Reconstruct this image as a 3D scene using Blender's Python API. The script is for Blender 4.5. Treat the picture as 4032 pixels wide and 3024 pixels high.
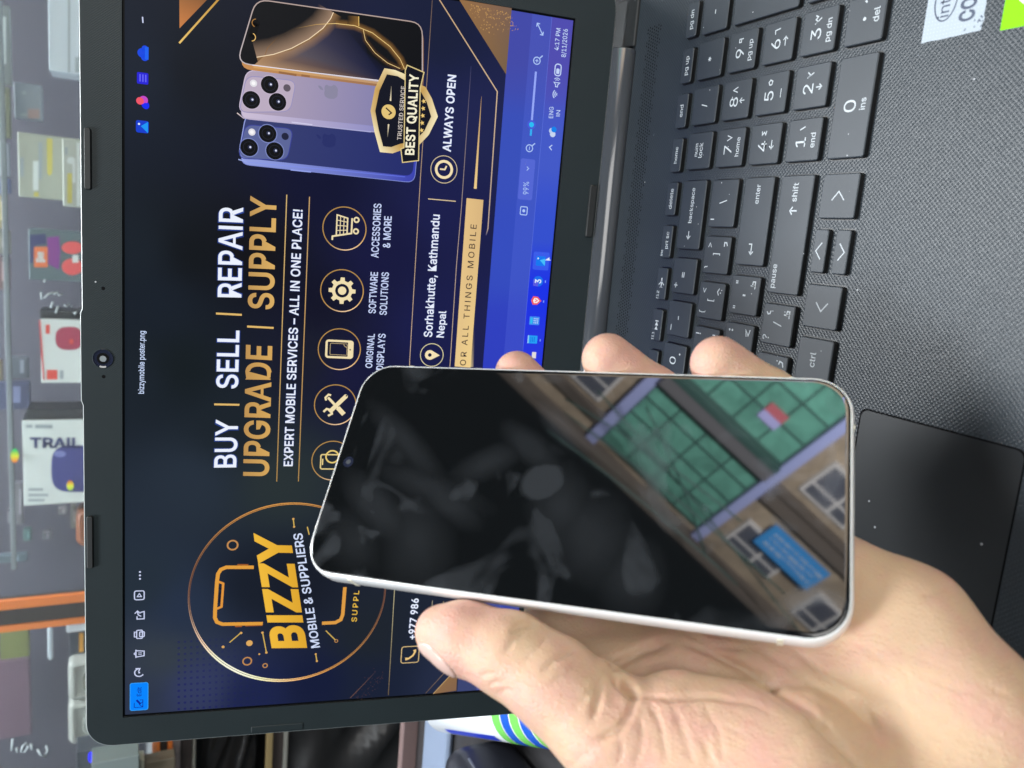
import bpy, bmesh, math, random
import numpy as np
from mathutils import Matrix, Vector

for _o in list(bpy.data.objects):
    bpy.data.objects.remove(_o, do_unlink=True)
C = bpy.context.scene.collection
random.seed(7)
MM = 0.001

# ------------------------------------------------------------------ camera
# laptop frame: X to the laptop's right, Y away from its user, Z up, origin on the key tops (mm)
PW, PH, FPX = 4032.0, 3024.0, 3107.08
CAM = np.array([65.6046, -276.9533, 221.0038])
RC = np.array([[0.08401316, 0.98141273, 0.17254232],
               [-0.44117979, 0.19189309, -0.87666267],
               [-0.89347758, -0.00247099, 0.44910101]])
cam_data = bpy.data.cameras.new('camera')
cam = bpy.data.objects.new('camera', cam_data)
C.objects.link(cam)
M4 = Matrix([list(RC[i]) + [CAM[i] * MM] for i in range(3)] + [[0, 0, 0, 1]])
cam.matrix_world = M4
cam_data.sensor_width = 36.0
cam_data.lens = FPX / PW * 36.0
cam_data.clip_start = 0.01
cam_data.clip_end = 60.0
cam_data.dof.use_dof = True
cam_data.dof.focus_distance = 0.33
cam_data.dof.aperture_fstop = 15.0
bpy.context.scene.camera = cam

# ------------------------------------------------------------------ world and lamps
world = bpy.data.worlds.new('World')
bpy.context.scene.world = world
world.use_nodes = True
bg = world.node_tree.nodes['Background']
bg.inputs['Color'].default_value = (0.80, 0.92, 1.0, 1)
bg.inputs['Strength'].default_value = 0.10


def lamp(name, kind, loc, target, energy, color, size=None, spread=None, size_y=None, angle=None, blend=None):
    d = bpy.data.lights.new(name, kind)
    d.energy = energy
    d.color = color
    if kind == 'AREA':
        d.shape = 'RECTANGLE'
        d.size = size
        d.size_y = size_y or size
        if spread:
            d.spread = math.radians(spread)
    else:
        d.shadow_soft_size = size
        if angle:
            d.spot_size = math.radians(angle)
            d.spot_blend = blend
    o = bpy.data.objects.new(name, d)
    C.objects.link(o)
    o.location = loc
    o.rotation_euler = (Vector(target) - Vector(loc)).to_track_quat('-Z', 'Y').to_euler()
    return o


# ceiling panel behind and to the left, soft daylight from the open shop front on the right,
# the strip inside the showcase, and the daylight on the house across the street
lamp('ceiling_panel_lamp', 'AREA', (-0.42, -0.22, 1.65), (0.0, -0.1, 0.0), 35, (0.93, 0.97, 1.0), 0.42, size_y=0.42)
lamp('ceiling_panel_lamp', 'AREA', (0.27, 1.0, 1.75), (0.05, -0.1, 0.0), 36, (0.93, 0.97, 1.0), 0.5, size_y=0.4)
lamp('shop_front_lamp', 'AREA', (1.3, -2.3, 1.3), (0.0, -0.1, 0.1), 46, (1.0, 0.98, 0.95), 1.6, size_y=1.3)
lamp('showcase_lamp', 'AREA', (-0.1, 0.62, 0.62), (-0.15, 0.75, 0.2), 3.8, (0.9, 0.95, 1.0), 0.9, size_y=0.06)
lamp('street_daylight_lamp', 'SPOT', (3.4, -2.3, 0.4), (8.0, -2.5, 4.4), 31000, (0.97, 0.98, 1.0), 0.3, angle=80, blend=0.3)

sc = bpy.context.scene
sc.view_settings.view_transform = 'Standard'
sc.view_settings.look = 'None'
sc.view_settings.exposure = 0.0
sc.view_settings.gamma = 1.0
sc.view_settings.use_curve_mapping = False
sc.cycles.max_bounces = 8


# ------------------------------------------------------------------ helpers
def ray(px, py):
    d = RC @ np.array([(px - PW / 2) / FPX, -(py - PH / 2) / FPX, -1.0])
    return d / np.linalg.norm(d)


def on_plane(px, py, o, n):
    d = ray(px, py)
    return CAM + d * (((np.array(o) - CAM) @ np.array(n)) / (d @ np.array(n)))


TILT, SCR_Y, SCR_Z = 0.199106, 69.768, 27.432
ST, CT = math.sin(TILT), math.cos(TILT)
SN = np.array([0, -CT, ST])


def lid(u, v, w=0.0):
    """display coordinates in mm (u right, v down from the picture's top left, w out of the glass)"""
    h = 193.6 - v
    return (u - 172.1, SCR_Y + h * ST - w * CT, SCR_Z + h * CT + w * ST)


def D(px, py):
    P = on_plane(px, py, (0, SCR_Y, SCR_Z), SN)
    return (P[0] + 172.1, 193.6 - ((P[1] - SCR_Y) * ST + (P[2] - SCR_Z) * CT))


def srgb(r, g, b, a=1.0):
    f = lambda c: ((c / 255.0) / 12.92 if c <= 10.3 else ((c / 255.0 + 0.055) / 1.055) ** 2.4)
    return (f(r), f(g), f(b), a)


class MB:
    """collects faces in mm and links them as one mesh object"""

    def __init__(self):
        self.v, self.f, self.c, self.m, self.s = [], [], [], [], []

    def add(self, verts, faces, col=None, mat=0, smooth=False):
        b = len(self.v)
        self.v += [tuple(p) for p in verts]
        if col is None:
            col = (1, 1, 1, 1)
        if isinstance(col, list):
            self.c += col
        else:
            self.c += [col] * len(verts)
        for f in faces:
            self.f.append([i + b for i in f])
            self.m.append(mat)
            self.s.append(smooth)

    def box(self, x0, x1, y0, y1, z0, z1, mat=0, col=None):
        v = [(x, y, z) for z in (z0, z1) for y in (y0, y1) for x in (x0, x1)]
        self.add(v, [(0, 2, 3, 1), (4, 5, 7, 6), (0, 1, 5, 4), (2, 6, 7, 3), (0, 4, 6, 2), (1, 3, 7, 5)], col, mat)

    def loft(self, rings, mat=0, smooth=True, cap0=True, cap1=True, col=None):
        n = len(rings[0])
        v = [p for r in rings for p in r]
        f = []
        for k in range(len(rings) - 1):
            for i in range(n):
                j = (i + 1) % n
                f.append((k * n + i, k * n + j, (k + 1) * n + j, (k + 1) * n + i))
        self.add(v, f, col, mat, smooth)
        b = len(self.v) - len(v)
        if cap0:
            self.f.append([b + i for i in reversed(range(n))]); self.m.append(mat); self.s.append(False)
        if cap1:
            self.f.append([b + (len(rings) - 1) * n + i for i in range(n)]); self.m.append(mat); self.s.append(False)

    def tube(self, pts, r, n=8, mat=0, col=None):
        pts = [np.array(p, float) for p in pts]
        rr = r if isinstance(r, (list, tuple)) else [r] * len(pts)
        rings = []
        for i, p in enumerate(pts):
            t = pts[min(i + 1, len(pts) - 1)] - pts[max(i - 1, 0)]
            t /= np.linalg.norm(t) + 1e-9
            a = np.cross(t, (0.31, 0.2, 0.93)); a /= np.linalg.norm(a)
            b = np.cross(t, a)
            rings.append([tuple(p + rr[i] * (math.cos(k * 2 * math.pi / n) * a + math.sin(k * 2 * math.pi / n) * b)) for k in range(n)])
        self.loft(rings, mat, True, col=col)

    def build(self, name, mats, parent=None, base=(0, 0, 0), colors=False):
        me = bpy.data.meshes.new(name)
        me.from_pydata([((x - base[0]) * MM, (y - base[1]) * MM, (z - base[2]) * MM) for x, y, z in self.v], [], self.f)
        if not isinstance(mats, (list, tuple)):
            mats = [mats]
        for m in mats:
            me.materials.append(m)
        me.polygons.foreach_set('material_index', self.m)
        me.polygons.foreach_set('use_smooth', self.s)
        if colors:
            at = me.color_attributes.new('Col', 'FLOAT_COLOR', 'POINT')
            at.data.foreach_set('color', [x for c in self.c for x in c])
        me.update()
        o = bpy.data.objects.new(name, me)
        C.objects.link(o)
        if parent is not None:
            o.parent = parent
        else:
            o.location = [b * MM for b in base]
        return o


def fix_normals(o):
    bm = bmesh.new(); bm.from_mesh(o.data)
    bmesh.ops.recalc_face_normals(bm, faces=bm.faces)
    bm.to_mesh(o.data); bm.free()


def bevel(o, w, seg=2, angle=40):
    fix_normals(o)
    m = o.modifiers.new('bevel', 'BEVEL')
    m.width = w * MM; m.segments = seg; m.limit_method = 'ANGLE'; m.angle_limit = math.radians(angle)
    for p in o.data.polygons:
        p.use_smooth = True
    w_ = o.modifiers.new('normals', 'WEIGHTED_NORMAL'); w_.keep_sharp = True
    return o


def empty(name, label, cat, base, group=None):
    o = bpy.data.objects.new(name, None)
    C.objects.link(o)
    o.location = [b * MM for b in base]
    o.empty_display_size = 0.02
    tag(o, label, cat, group)
    return o


def tag(o, label, cat, group=None, kind=None):
    if label: o['label'] = label
    if cat: o['category'] = cat
    if group: o['group'] = group
    if kind: o['kind'] = kind
    return o


def rr(cx, cy, w, h, r, n=5):
    """rounded rectangle outline, counter-clockwise"""
    pts = []
    for sx, sy, a0 in ((1, -1, -90), (1, 1, 0), (-1, 1, 90), (-1, -1, 180)):
        for k in range(n + 1):
            a = math.radians(a0 + 90 * k / n)
            pts.append((cx + sx * (w / 2 - r) + r * math.cos(a), cy + sy * (h / 2 - r) + r * math.sin(a)))
    return pts


_tc = {}
try:      # the sans serif that ships inside Blender itself
    import os
    _font = bpy.data.fonts.load(os.path.join(bpy.utils.system_resource('DATAFILES', path='fonts'), 'Inter.woff2'))
except Exception:
    _font = None


def text_mesh(s, bold=0.0, spacing=1.0):
    """glyph outlines: points and faces; bold (in ems) widens every stroke by a rim along the outline"""
    k = (s, bold, spacing)
    if k in _tc:
        return _tc[k]
    cu = bpy.data.curves.new('lettering', 'FONT')
    cu.body = s.replace('I', '\u0399')      # plain capital I without serifs
    if _font: cu.font = _font
    cu.space_character = spacing * (1 + 1.2 * max(bold, 0)); cu.resolution_u = 3; cu.size = 1.0
    o = bpy.data.objects.new('lettering', cu)
    C.objects.link(o)
    dg = bpy.context.evaluated_depsgraph_get()
    me = o.evaluated_get(dg).to_mesh()
    v = [tuple(p.co)[:2] for p in me.vertices]
    f = [tuple(p.vertices) for p in me.polygons]
    o.evaluated_get(dg).to_mesh_clear()
    bpy.data.objects.remove(o); bpy.data.curves.remove(cu)
    if bold > 0 and v:
        cnt = {}
        for p in f:
            for a, b in zip(p, p[1:] + p[:1]):
                cnt[(a, b)] = 1
        bd = [(a, b) for a, b in cnt if (b, a) not in cnt]
        sgn = 0
        for p in f:
            for a, b in zip(p, p[1:] + p[:1]): sgn += v[a][0] * v[b][1] - v[b][0] * v[a][1]
        sgn = 1 if sgn > 0 else -1
        nin, nout = {}, {}
        for a, b in bd:
            d = np.array(v[b]) - np.array(v[a]); L_ = np.linalg.norm(d) + 1e-9
            n = np.array([d[1], -d[0]]) / L_ * sgn
            nout[a] = n; nin[b] = n
        new = {}
        for a in nout:
            n1, n2 = nin.get(a, nout[a]), nout[a]
            t = (n1 + n2) / max(0.55, 1 + n1 @ n2)
            new[a] = len(v); v.append(tuple(np.array(v[a]) + t * bold))
        for a, b in bd:
            if b in new:
                f.append((a, new[a], new[b], b) if sgn > 0 else (a, b, new[b], new[a]))
    _tc[k] = (np.array(v) if v else np.zeros((0, 2)), f)
    return _tc[k]


CAP = max(y for x, y in text_mesh('H')[0])       # height of a capital and of a small letter, in ems
XHT = max(y for x, y in text_mesh('x')[0])


# ------------------------------------------------------------------ materials
def mat(name, color, rough=0.5, metallic=0.0, spec=0.5, coat=0.0, emit=None, estr=0.0, alpha=None, transmission=0.0, ior=1.5):
    m = bpy.data.materials.new(name)
    m.use_nodes = True
    b = m.node_tree.nodes['Principled BSDF']
    b.inputs['Base Color'].default_value = (color[0], color[1], color[2], 1)
    b.inputs['Roughness'].default_value = rough
    b.inputs['Metallic'].default_value = metallic
    b.inputs['Specular IOR Level'].default_value = spec
    b.inputs['Coat Weight'].default_value = coat
    b.inputs['IOR'].default_value = ior
    b.inputs['Transmission Weight'].default_value = transmission
    if emit:
        b.inputs['Emission Color'].default_value = (emit[0], emit[1], emit[2], 1)
        b.inputs['Emission Strength'].default_value = estr
    return m


def N(m, t, **kw):
    n = m.node_tree.nodes.new(t)
    for k, v in kw.items():
        if k.startswith('_'):
            setattr(n, k[1:], v)
        else:
            n.inputs[k.replace('_', ' ')].default_value = v
    return n


def LK(m, a, b):
    m.node_tree.links.new(a, b)


def bsdf(m):
    return m.node_tree.nodes['Principled BSDF']


def math_node(m, op, a, b=None, c=None):
    n = m.node_tree.nodes.new('ShaderNodeMath')
    n.operation = op
    for i, x in enumerate((a, b, c)):
        if x is None: continue
        if isinstance(x, (int, float)): n.inputs[i].default_value = x
        else: LK(m, x, n.inputs[i])
    return n.outputs[0]


def mixc(m, fac, a, b):
    n = m.node_tree.nodes.new('ShaderNodeMix')
    n.data_type = 'RGBA'
    for sock, x in ((n.inputs[0], fac), (n.inputs[6], a), (n.inputs[7], b)):
        if isinstance(x, (int, float)): sock.default_value = x
        elif isinstance(x, tuple): sock.default_value = (x[0], x[1], x[2], 1)
        else: LK(m, x, sock)
    return n.outputs[2]


def obj_coords(m):
    return N(m, 'ShaderNodeTexCoord').outputs['Object']


def dusty(m, base, dust=(0.45, 0.47, 0.5), amount=0.06, scale=260.0, film=0.25, film_scale=35.0):
    """base colour with pale specks of dust and a faint uneven film"""
    co = obj_coords(m)
    vo = N(m, 'ShaderNodeTexVoronoi', Scale=scale); LK(m, co, vo.inputs['Vector'])
    small = math_node(m, 'LESS_THAN', vo.outputs['Distance'], 0.10)
    gate = N(m, 'ShaderNodeSeparateColor'); LK(m, vo.outputs['Color'], gate.inputs[0])
    g = math_node(m, 'LESS_THAN', gate.outputs[0], amount)
    spk = math_node(m, 'MULTIPLY', small, g)
    no = N(m, 'ShaderNodeTexNoise', Scale=film_scale, Detail=5.0); LK(m, co, no.inputs['Vector'])
    fl = math_node(m, 'MULTIPLY', no.outputs['Fac'], film)
    c1 = mixc(m, fl, base, tuple(min(1, x * 2.3 + 0.01) for x in base))
    c2 = mixc(m, spk, c1, dust)
    LK(m, c2, bsdf(m).inputs['Base Color'])
    return co


def weave(m, co, freq, strength, dist=0.0002):
    """fine crossed diagonal ribs, as moulded into the plastic"""
    mp = N(m, 'ShaderNodeMapping'); mp.inputs['Rotation'].default_value = (0, 0, math.radians(45)); LK(m, co, mp.inputs['Vector'])
    hs = []
    for ax in ('X', 'Y'):
        w = N(m, 'ShaderNodeTexWave', _bands_direction=ax, Scale=freq, Distortion=0.6, Detail=1.0)
        w.inputs['Detail Scale'].default_value = 2.0
        LK(m, mp.outputs[0], w.inputs['Vector'])
        hs.append(w.outputs['Fac'])
    no = N(m, 'ShaderNodeTexNoise', Scale=1800.0, Detail=2.0); LK(m, co, no.inputs['Vector'])
    h = math_node(m, 'MULTIPLY', hs[0], hs[1])
    h = math_node(m, 'ADD', h, math_node(m, 'MULTIPLY', no.outputs['Fac'], 0.6))
    bp = N(m, 'ShaderNodeBump', Strength=strength, Distance=dist)
    LK(m, h, bp.inputs['Height'])
    LK(m, bp.outputs[0], bsdf(m).inputs['Normal'])
    return h


MT = {}
m = MT['deck'] = mat('textured_black_plastic', (0.030, 0.034, 0.039), 0.36, spec=0.42)
co = dusty(m, (0.019, 0.025, 0.031), amount=0.015, scale=330)
h = weave(m, co, 275.0, 0.45)
m = MT['key'] = mat('key_plastic', (0.026, 0.030, 0.035), 0.46)
co = dusty(m, (0.019, 0.025, 0.032), amount=0.10, scale=420, film=0.35, film_scale=60)
no = N(m, 'ShaderNodeTexNoise', Scale=2600.0, Detail=2.0); LK(m, co, no.inputs['Vector'])
bp = N(m, 'ShaderNodeBump', Strength=0.25, Distance=0.0001); LK(m, no.outputs['Fac'], bp.inputs['Height']); LK(m, bp.outputs[0], bsdf(m).inputs['Normal'])
MT['key_side'] = mat('key_side_plastic', (0.006, 0.0065, 0.007), 0.35)
m = MT['bezel'] = mat('bezel_plastic', (0.020, 0.027, 0.030), 0.5, spec=0.3)
co = dusty(m, (0.012, 0.019, 0.022), amount=0.004, scale=200, film=0.2)
mp = N(m, 'ShaderNodeMapping'); mp.inputs['Rotation'].default_value = (0, math.radians(40), 0); LK(m, co, mp.inputs['Vector'])
w = N(m, 'ShaderNodeTexWave', _bands_direction='X', Scale=420.0, Distortion=0.4); LK(m, mp.outputs[0], w.inputs['Vector'])
bp = N(m, 'ShaderNodeBump', Strength=0.16, Distance=0.0002); LK(m, w.outputs['Fac'], bp.inputs['Height']); LK(m, bp.outputs[0], bsdf(m).inputs['Normal'])
MT['rim'] = mat('lid_edge_plastic', (0.30, 0.33, 0.33), 0.35)
MT['rubber'] = mat('rubber', (0.012, 0.014, 0.015), 0.55)
MT['gloss_black'] = mat('gloss_black_plastic', (0.05, 0.056, 0.066), 0.16, spec=0.7)
MT['hole'] = mat('dark_hole', (0.003, 0.003, 0.0035), 0.8, spec=0.1)
m = MT['pad'] = mat('touchpad_plastic', (0.017, 0.020, 0.024), 0.34)
dusty(m, (0.009, 0.011, 0.013), amount=0.05, scale=260, film=0.6, film_scale=45)
MT['legend'] = mat('key_print', (0.44, 0.48, 0.51), 0.5)
MT['lens'] = mat('camera_lens_glass', (0.01, 0.013, 0.03), 0.06, spec=0.9)
MT['lens_core'] = mat('camera_lens_core', (0.22, 0.25, 0.27), 0.3)

# the lit display: what the pixels show, a matt film over it
m = MT['screen'] = bpy.data.materials.new('lit_display')
m.use_nodes = True
nt = m.node_tree
at = N(m, 'ShaderNodeAttribute', _attribute_name='Col')
b = bsdf(m)
b.inputs['Base Color'].default_value = (0.002, 0.002, 0.002, 1)
b.inputs['Roughness'].default_value = 0.35
b.inputs['Specular IOR Level'].default_value = 0.05
LK(m, at.outputs['Color'], b.inputs['Emission Color'])
b.inputs['Emission Strength'].default_value = 1.0
LK(m, at.outputs['Alpha'], b.inputs['Alpha'])


# ================================================================== LAPTOP
BASE_Z = -24.5
lap_base = (0, -48, BASE_Z)
laptop = empty('laptop', 'open black laptop showing a dark blue and gold phone shop poster on its screen', 'laptop', lap_base)
DECK = -2.0


def part(mb, name, mats, parent=None, colors=False, label=None):
    o = mb.build(name, mats, parent or laptop, lap_base, colors)
    if label: o['label'] = label
    return o


def sub(mb, name, mats, parent, colors=False):
    return mb.build(name, mats, parent, lap_base, colors)


# base: rounded slab with a notch at the back for the hinge
X1, YF, YB, YN = 187.7, -174.0, 78.0, 58.7
out = []
for (cx, cy, a0) in ((X1 - 9, YF + 9, -90),):
    for k in range(7):
        a = math.radians(a0 + 15 * k); out.append((cx + 9 * math.cos(a), cy + 9 * math.sin(a)))
out += [(X1, YB), (163.6, YB), (163.6, YN + 2.0), (162.0, YN)]
out += [(-x, y) for x, y in reversed(out)]
mb = MB()
mb.loft([[(x * s, (y + 48) * t - 48, z) for x, y in out] for s, t, z in ((0.985, 0.985, BASE_Z + 2), (1, 1, BASE_Z + 8), (1, 1, DECK - 0.8), (0.998, 0.998, DECK))], smooth=False)
base = part(mb, 'base', MT['deck'])
# speaker perforation in front of the hinge
mb = MB()
for r in range(7):
    y = 50.0 - r * 1.62
    for k in range(-118, 119):
        x = k * 1.45 + (0.72 if r % 2 else 0)
        if abs(x) > 171: continue
        if r in (0, 6) and (k // 2) % 2: continue
        ring0 = [(x + 0.43 * math.cos(a), y + 0.43 * math.sin(a), DECK + 0.02) for a in [i * math.pi / 3 for i in range(6)]]
        mb.add(ring0, [(0, 1, 2, 3, 4, 5)])
part(mb, 'speaker_grille', MT['hole'])
# touchpad
mb = MB()
tx0, tx1, ty0, ty1 = -83.0, 21.7, -153.0, -99.0
for z0, z1, g, mi in ((DECK + 0.03, DECK + 0.031, 0.55, 1), (DECK + 0.05, DECK + 0.06, 0.0, 0)):
    ring = rr((tx0 + tx1) / 2, (ty0 + ty1) / 2, tx1 - tx0 + 2 * g, ty1 - ty0 + 2 * g, 2.6)
    mb.loft([[(x, y, z0) for x, y in ring], [(x, y, z1) for x, y in ring]], mat=mi, smooth=False)
tp = part(mb, 'touchpad', [MT['pad'], MT['hole']])
mb = MB()
for x0, x1 in ((tx0, -31.2), (-30.6, tx1)):
    ring = rr((x0 + x1) / 2, -160.5, x1 - x0, 13.6, 1.5)
    mb.loft([[(x, y, DECK + 0.05) for x, y in ring], [(x, y, DECK + 0.12) for x, y in ring]], smooth=False)
sub(mb, 'touchpad_button', MT['deck'], tp)

# hinge barrel
mb = MB()
for x0, x1 in ((-163.0, 163.0),):
    ring = [[(x, 66.6 + r * math.cos(a), -0.2 + r * math.sin(a)) for a in [i * 2 * math.pi / 32 for i in range(32)]] for x, r in ((x0, 7.0), (x0 + 0.6, 7.6), (x1 - 0.6, 7.6), (x1, 7.0))]
    mb.loft(ring)
part(mb, 'hinge', MT['gloss_black'])

for sx_ in (-1, 1):
    mb = MB(); mb.box(sx_ * 163.9 if sx_ > 0 else -187.2, 187.2 if sx_ > 0 else -163.9, 58.9, 77.0, DECK - 1, DECK + 1.6)
    o = part(mb, 'hinge_cover', MT['rubber']); bevel(o, .8)

# ---- keys
PXK, KH = 18.8, 15.3
rows = []       # (cx, cy, w, h, legend key)
FY = 15.2
for k in range(-9, 8):
    cx = 35.5 + 18.77 * k
    names = {-1: 'f10', 0: 'f11', 1: 'f12', 2: 'prtsc', 3: 'delete', 4: 'home', 5: 'end', 6: 'pgup', 7: 'pgdn'}
    rows.append((cx, FY, 14.2, 7.1, names.get(k)))
for k in range(-11, 2):
    rows.append((40.0 + PXK * k, 0, 15.1, KH, {-1: '0', 0: 'minus', 1: 'equal'}.get(k)))
rows.append((84.8, 0, 28.8, KH, 'backspace'))
for k in range(-11, 1):
    rows.append((68.7 + PXK * (k), -19.3, 15.1, KH, {0: 'rbracket', -1: 'lbracket', -2: 'p'}.get(k)))
rows.append((-166.5, -19.3, 23.0, KH, None))
rows.append((89.55, -19.3, 18.9, KH, 'backslash'))
for k in range(-10, 1):
    rows.append((53.95 + PXK * k, -38.6, 15.1, KH, {0: 'quote', -1: 'semicolon'}.get(k)))
rows.append((-162.5, -38.6, 30.0, KH, None))
rows.append((82.45, -38.6, 33.5, KH, 'enter'))
for k in range(-9, 1):
    rows.append((44.75 + PXK * k, -57.9, 15.1, KH, {0: 'slash', -1: 'period'}.get(k)))
rows.append((-157.5, -57.9, 38.0, KH, None))
rows.append((77.75, -57.9, 42.9, KH, 'shift'))
BY = -77.3
for cx, w_, nm in ((34.7, 15.1, 'ctrl'), (15.9, 15.1, None), (-40.5, 90.0, None), (-96.0, 15.1, None), (-114.8, 15.1, None), (-133.6, 15.1, None), (-160.0, 33.0, None)):
    rows.append((cx, BY, w_, KH, nm))
rows.append((53.5, BY, 15.1, KH, 'left'))
rows.append((91.5, BY, 15.1, KH, 'right'))
rows.append((72.7, BY + 4.75, 15.1, 5.9, 'up'))
rows.append((72.7, BY - 4.65, 15.1, 6.0, 'down'))
NX = (111.5, 129.9, 148.4, 166.6)
for j, nm in enumerate(('numlock', 'divide', 'multiply', 'subtract')):
    rows.append((NX[j], 0, 14.9, KH, nm))
for r, nms in ((1, ('n7', 'n8', 'n9')), (2, ('n4', 'n5', 'n6')), (3, ('n1', 'n2', 'n3'))):
    for j, nm in enumerate(nms):
        rows.append((NX[j], -19.3 * r, 14.9, KH, nm))
rows.append((120.7, BY, 33.2, KH, 'n0'))
rows.append((NX[2], BY, 15.0, KH, 'ndel'))
rows.append((NX[3], -28.9, 14.9, 34.6, 'plus'))
rows.append((NX[3], -67.6, 14.9, 34.6, None))

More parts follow.
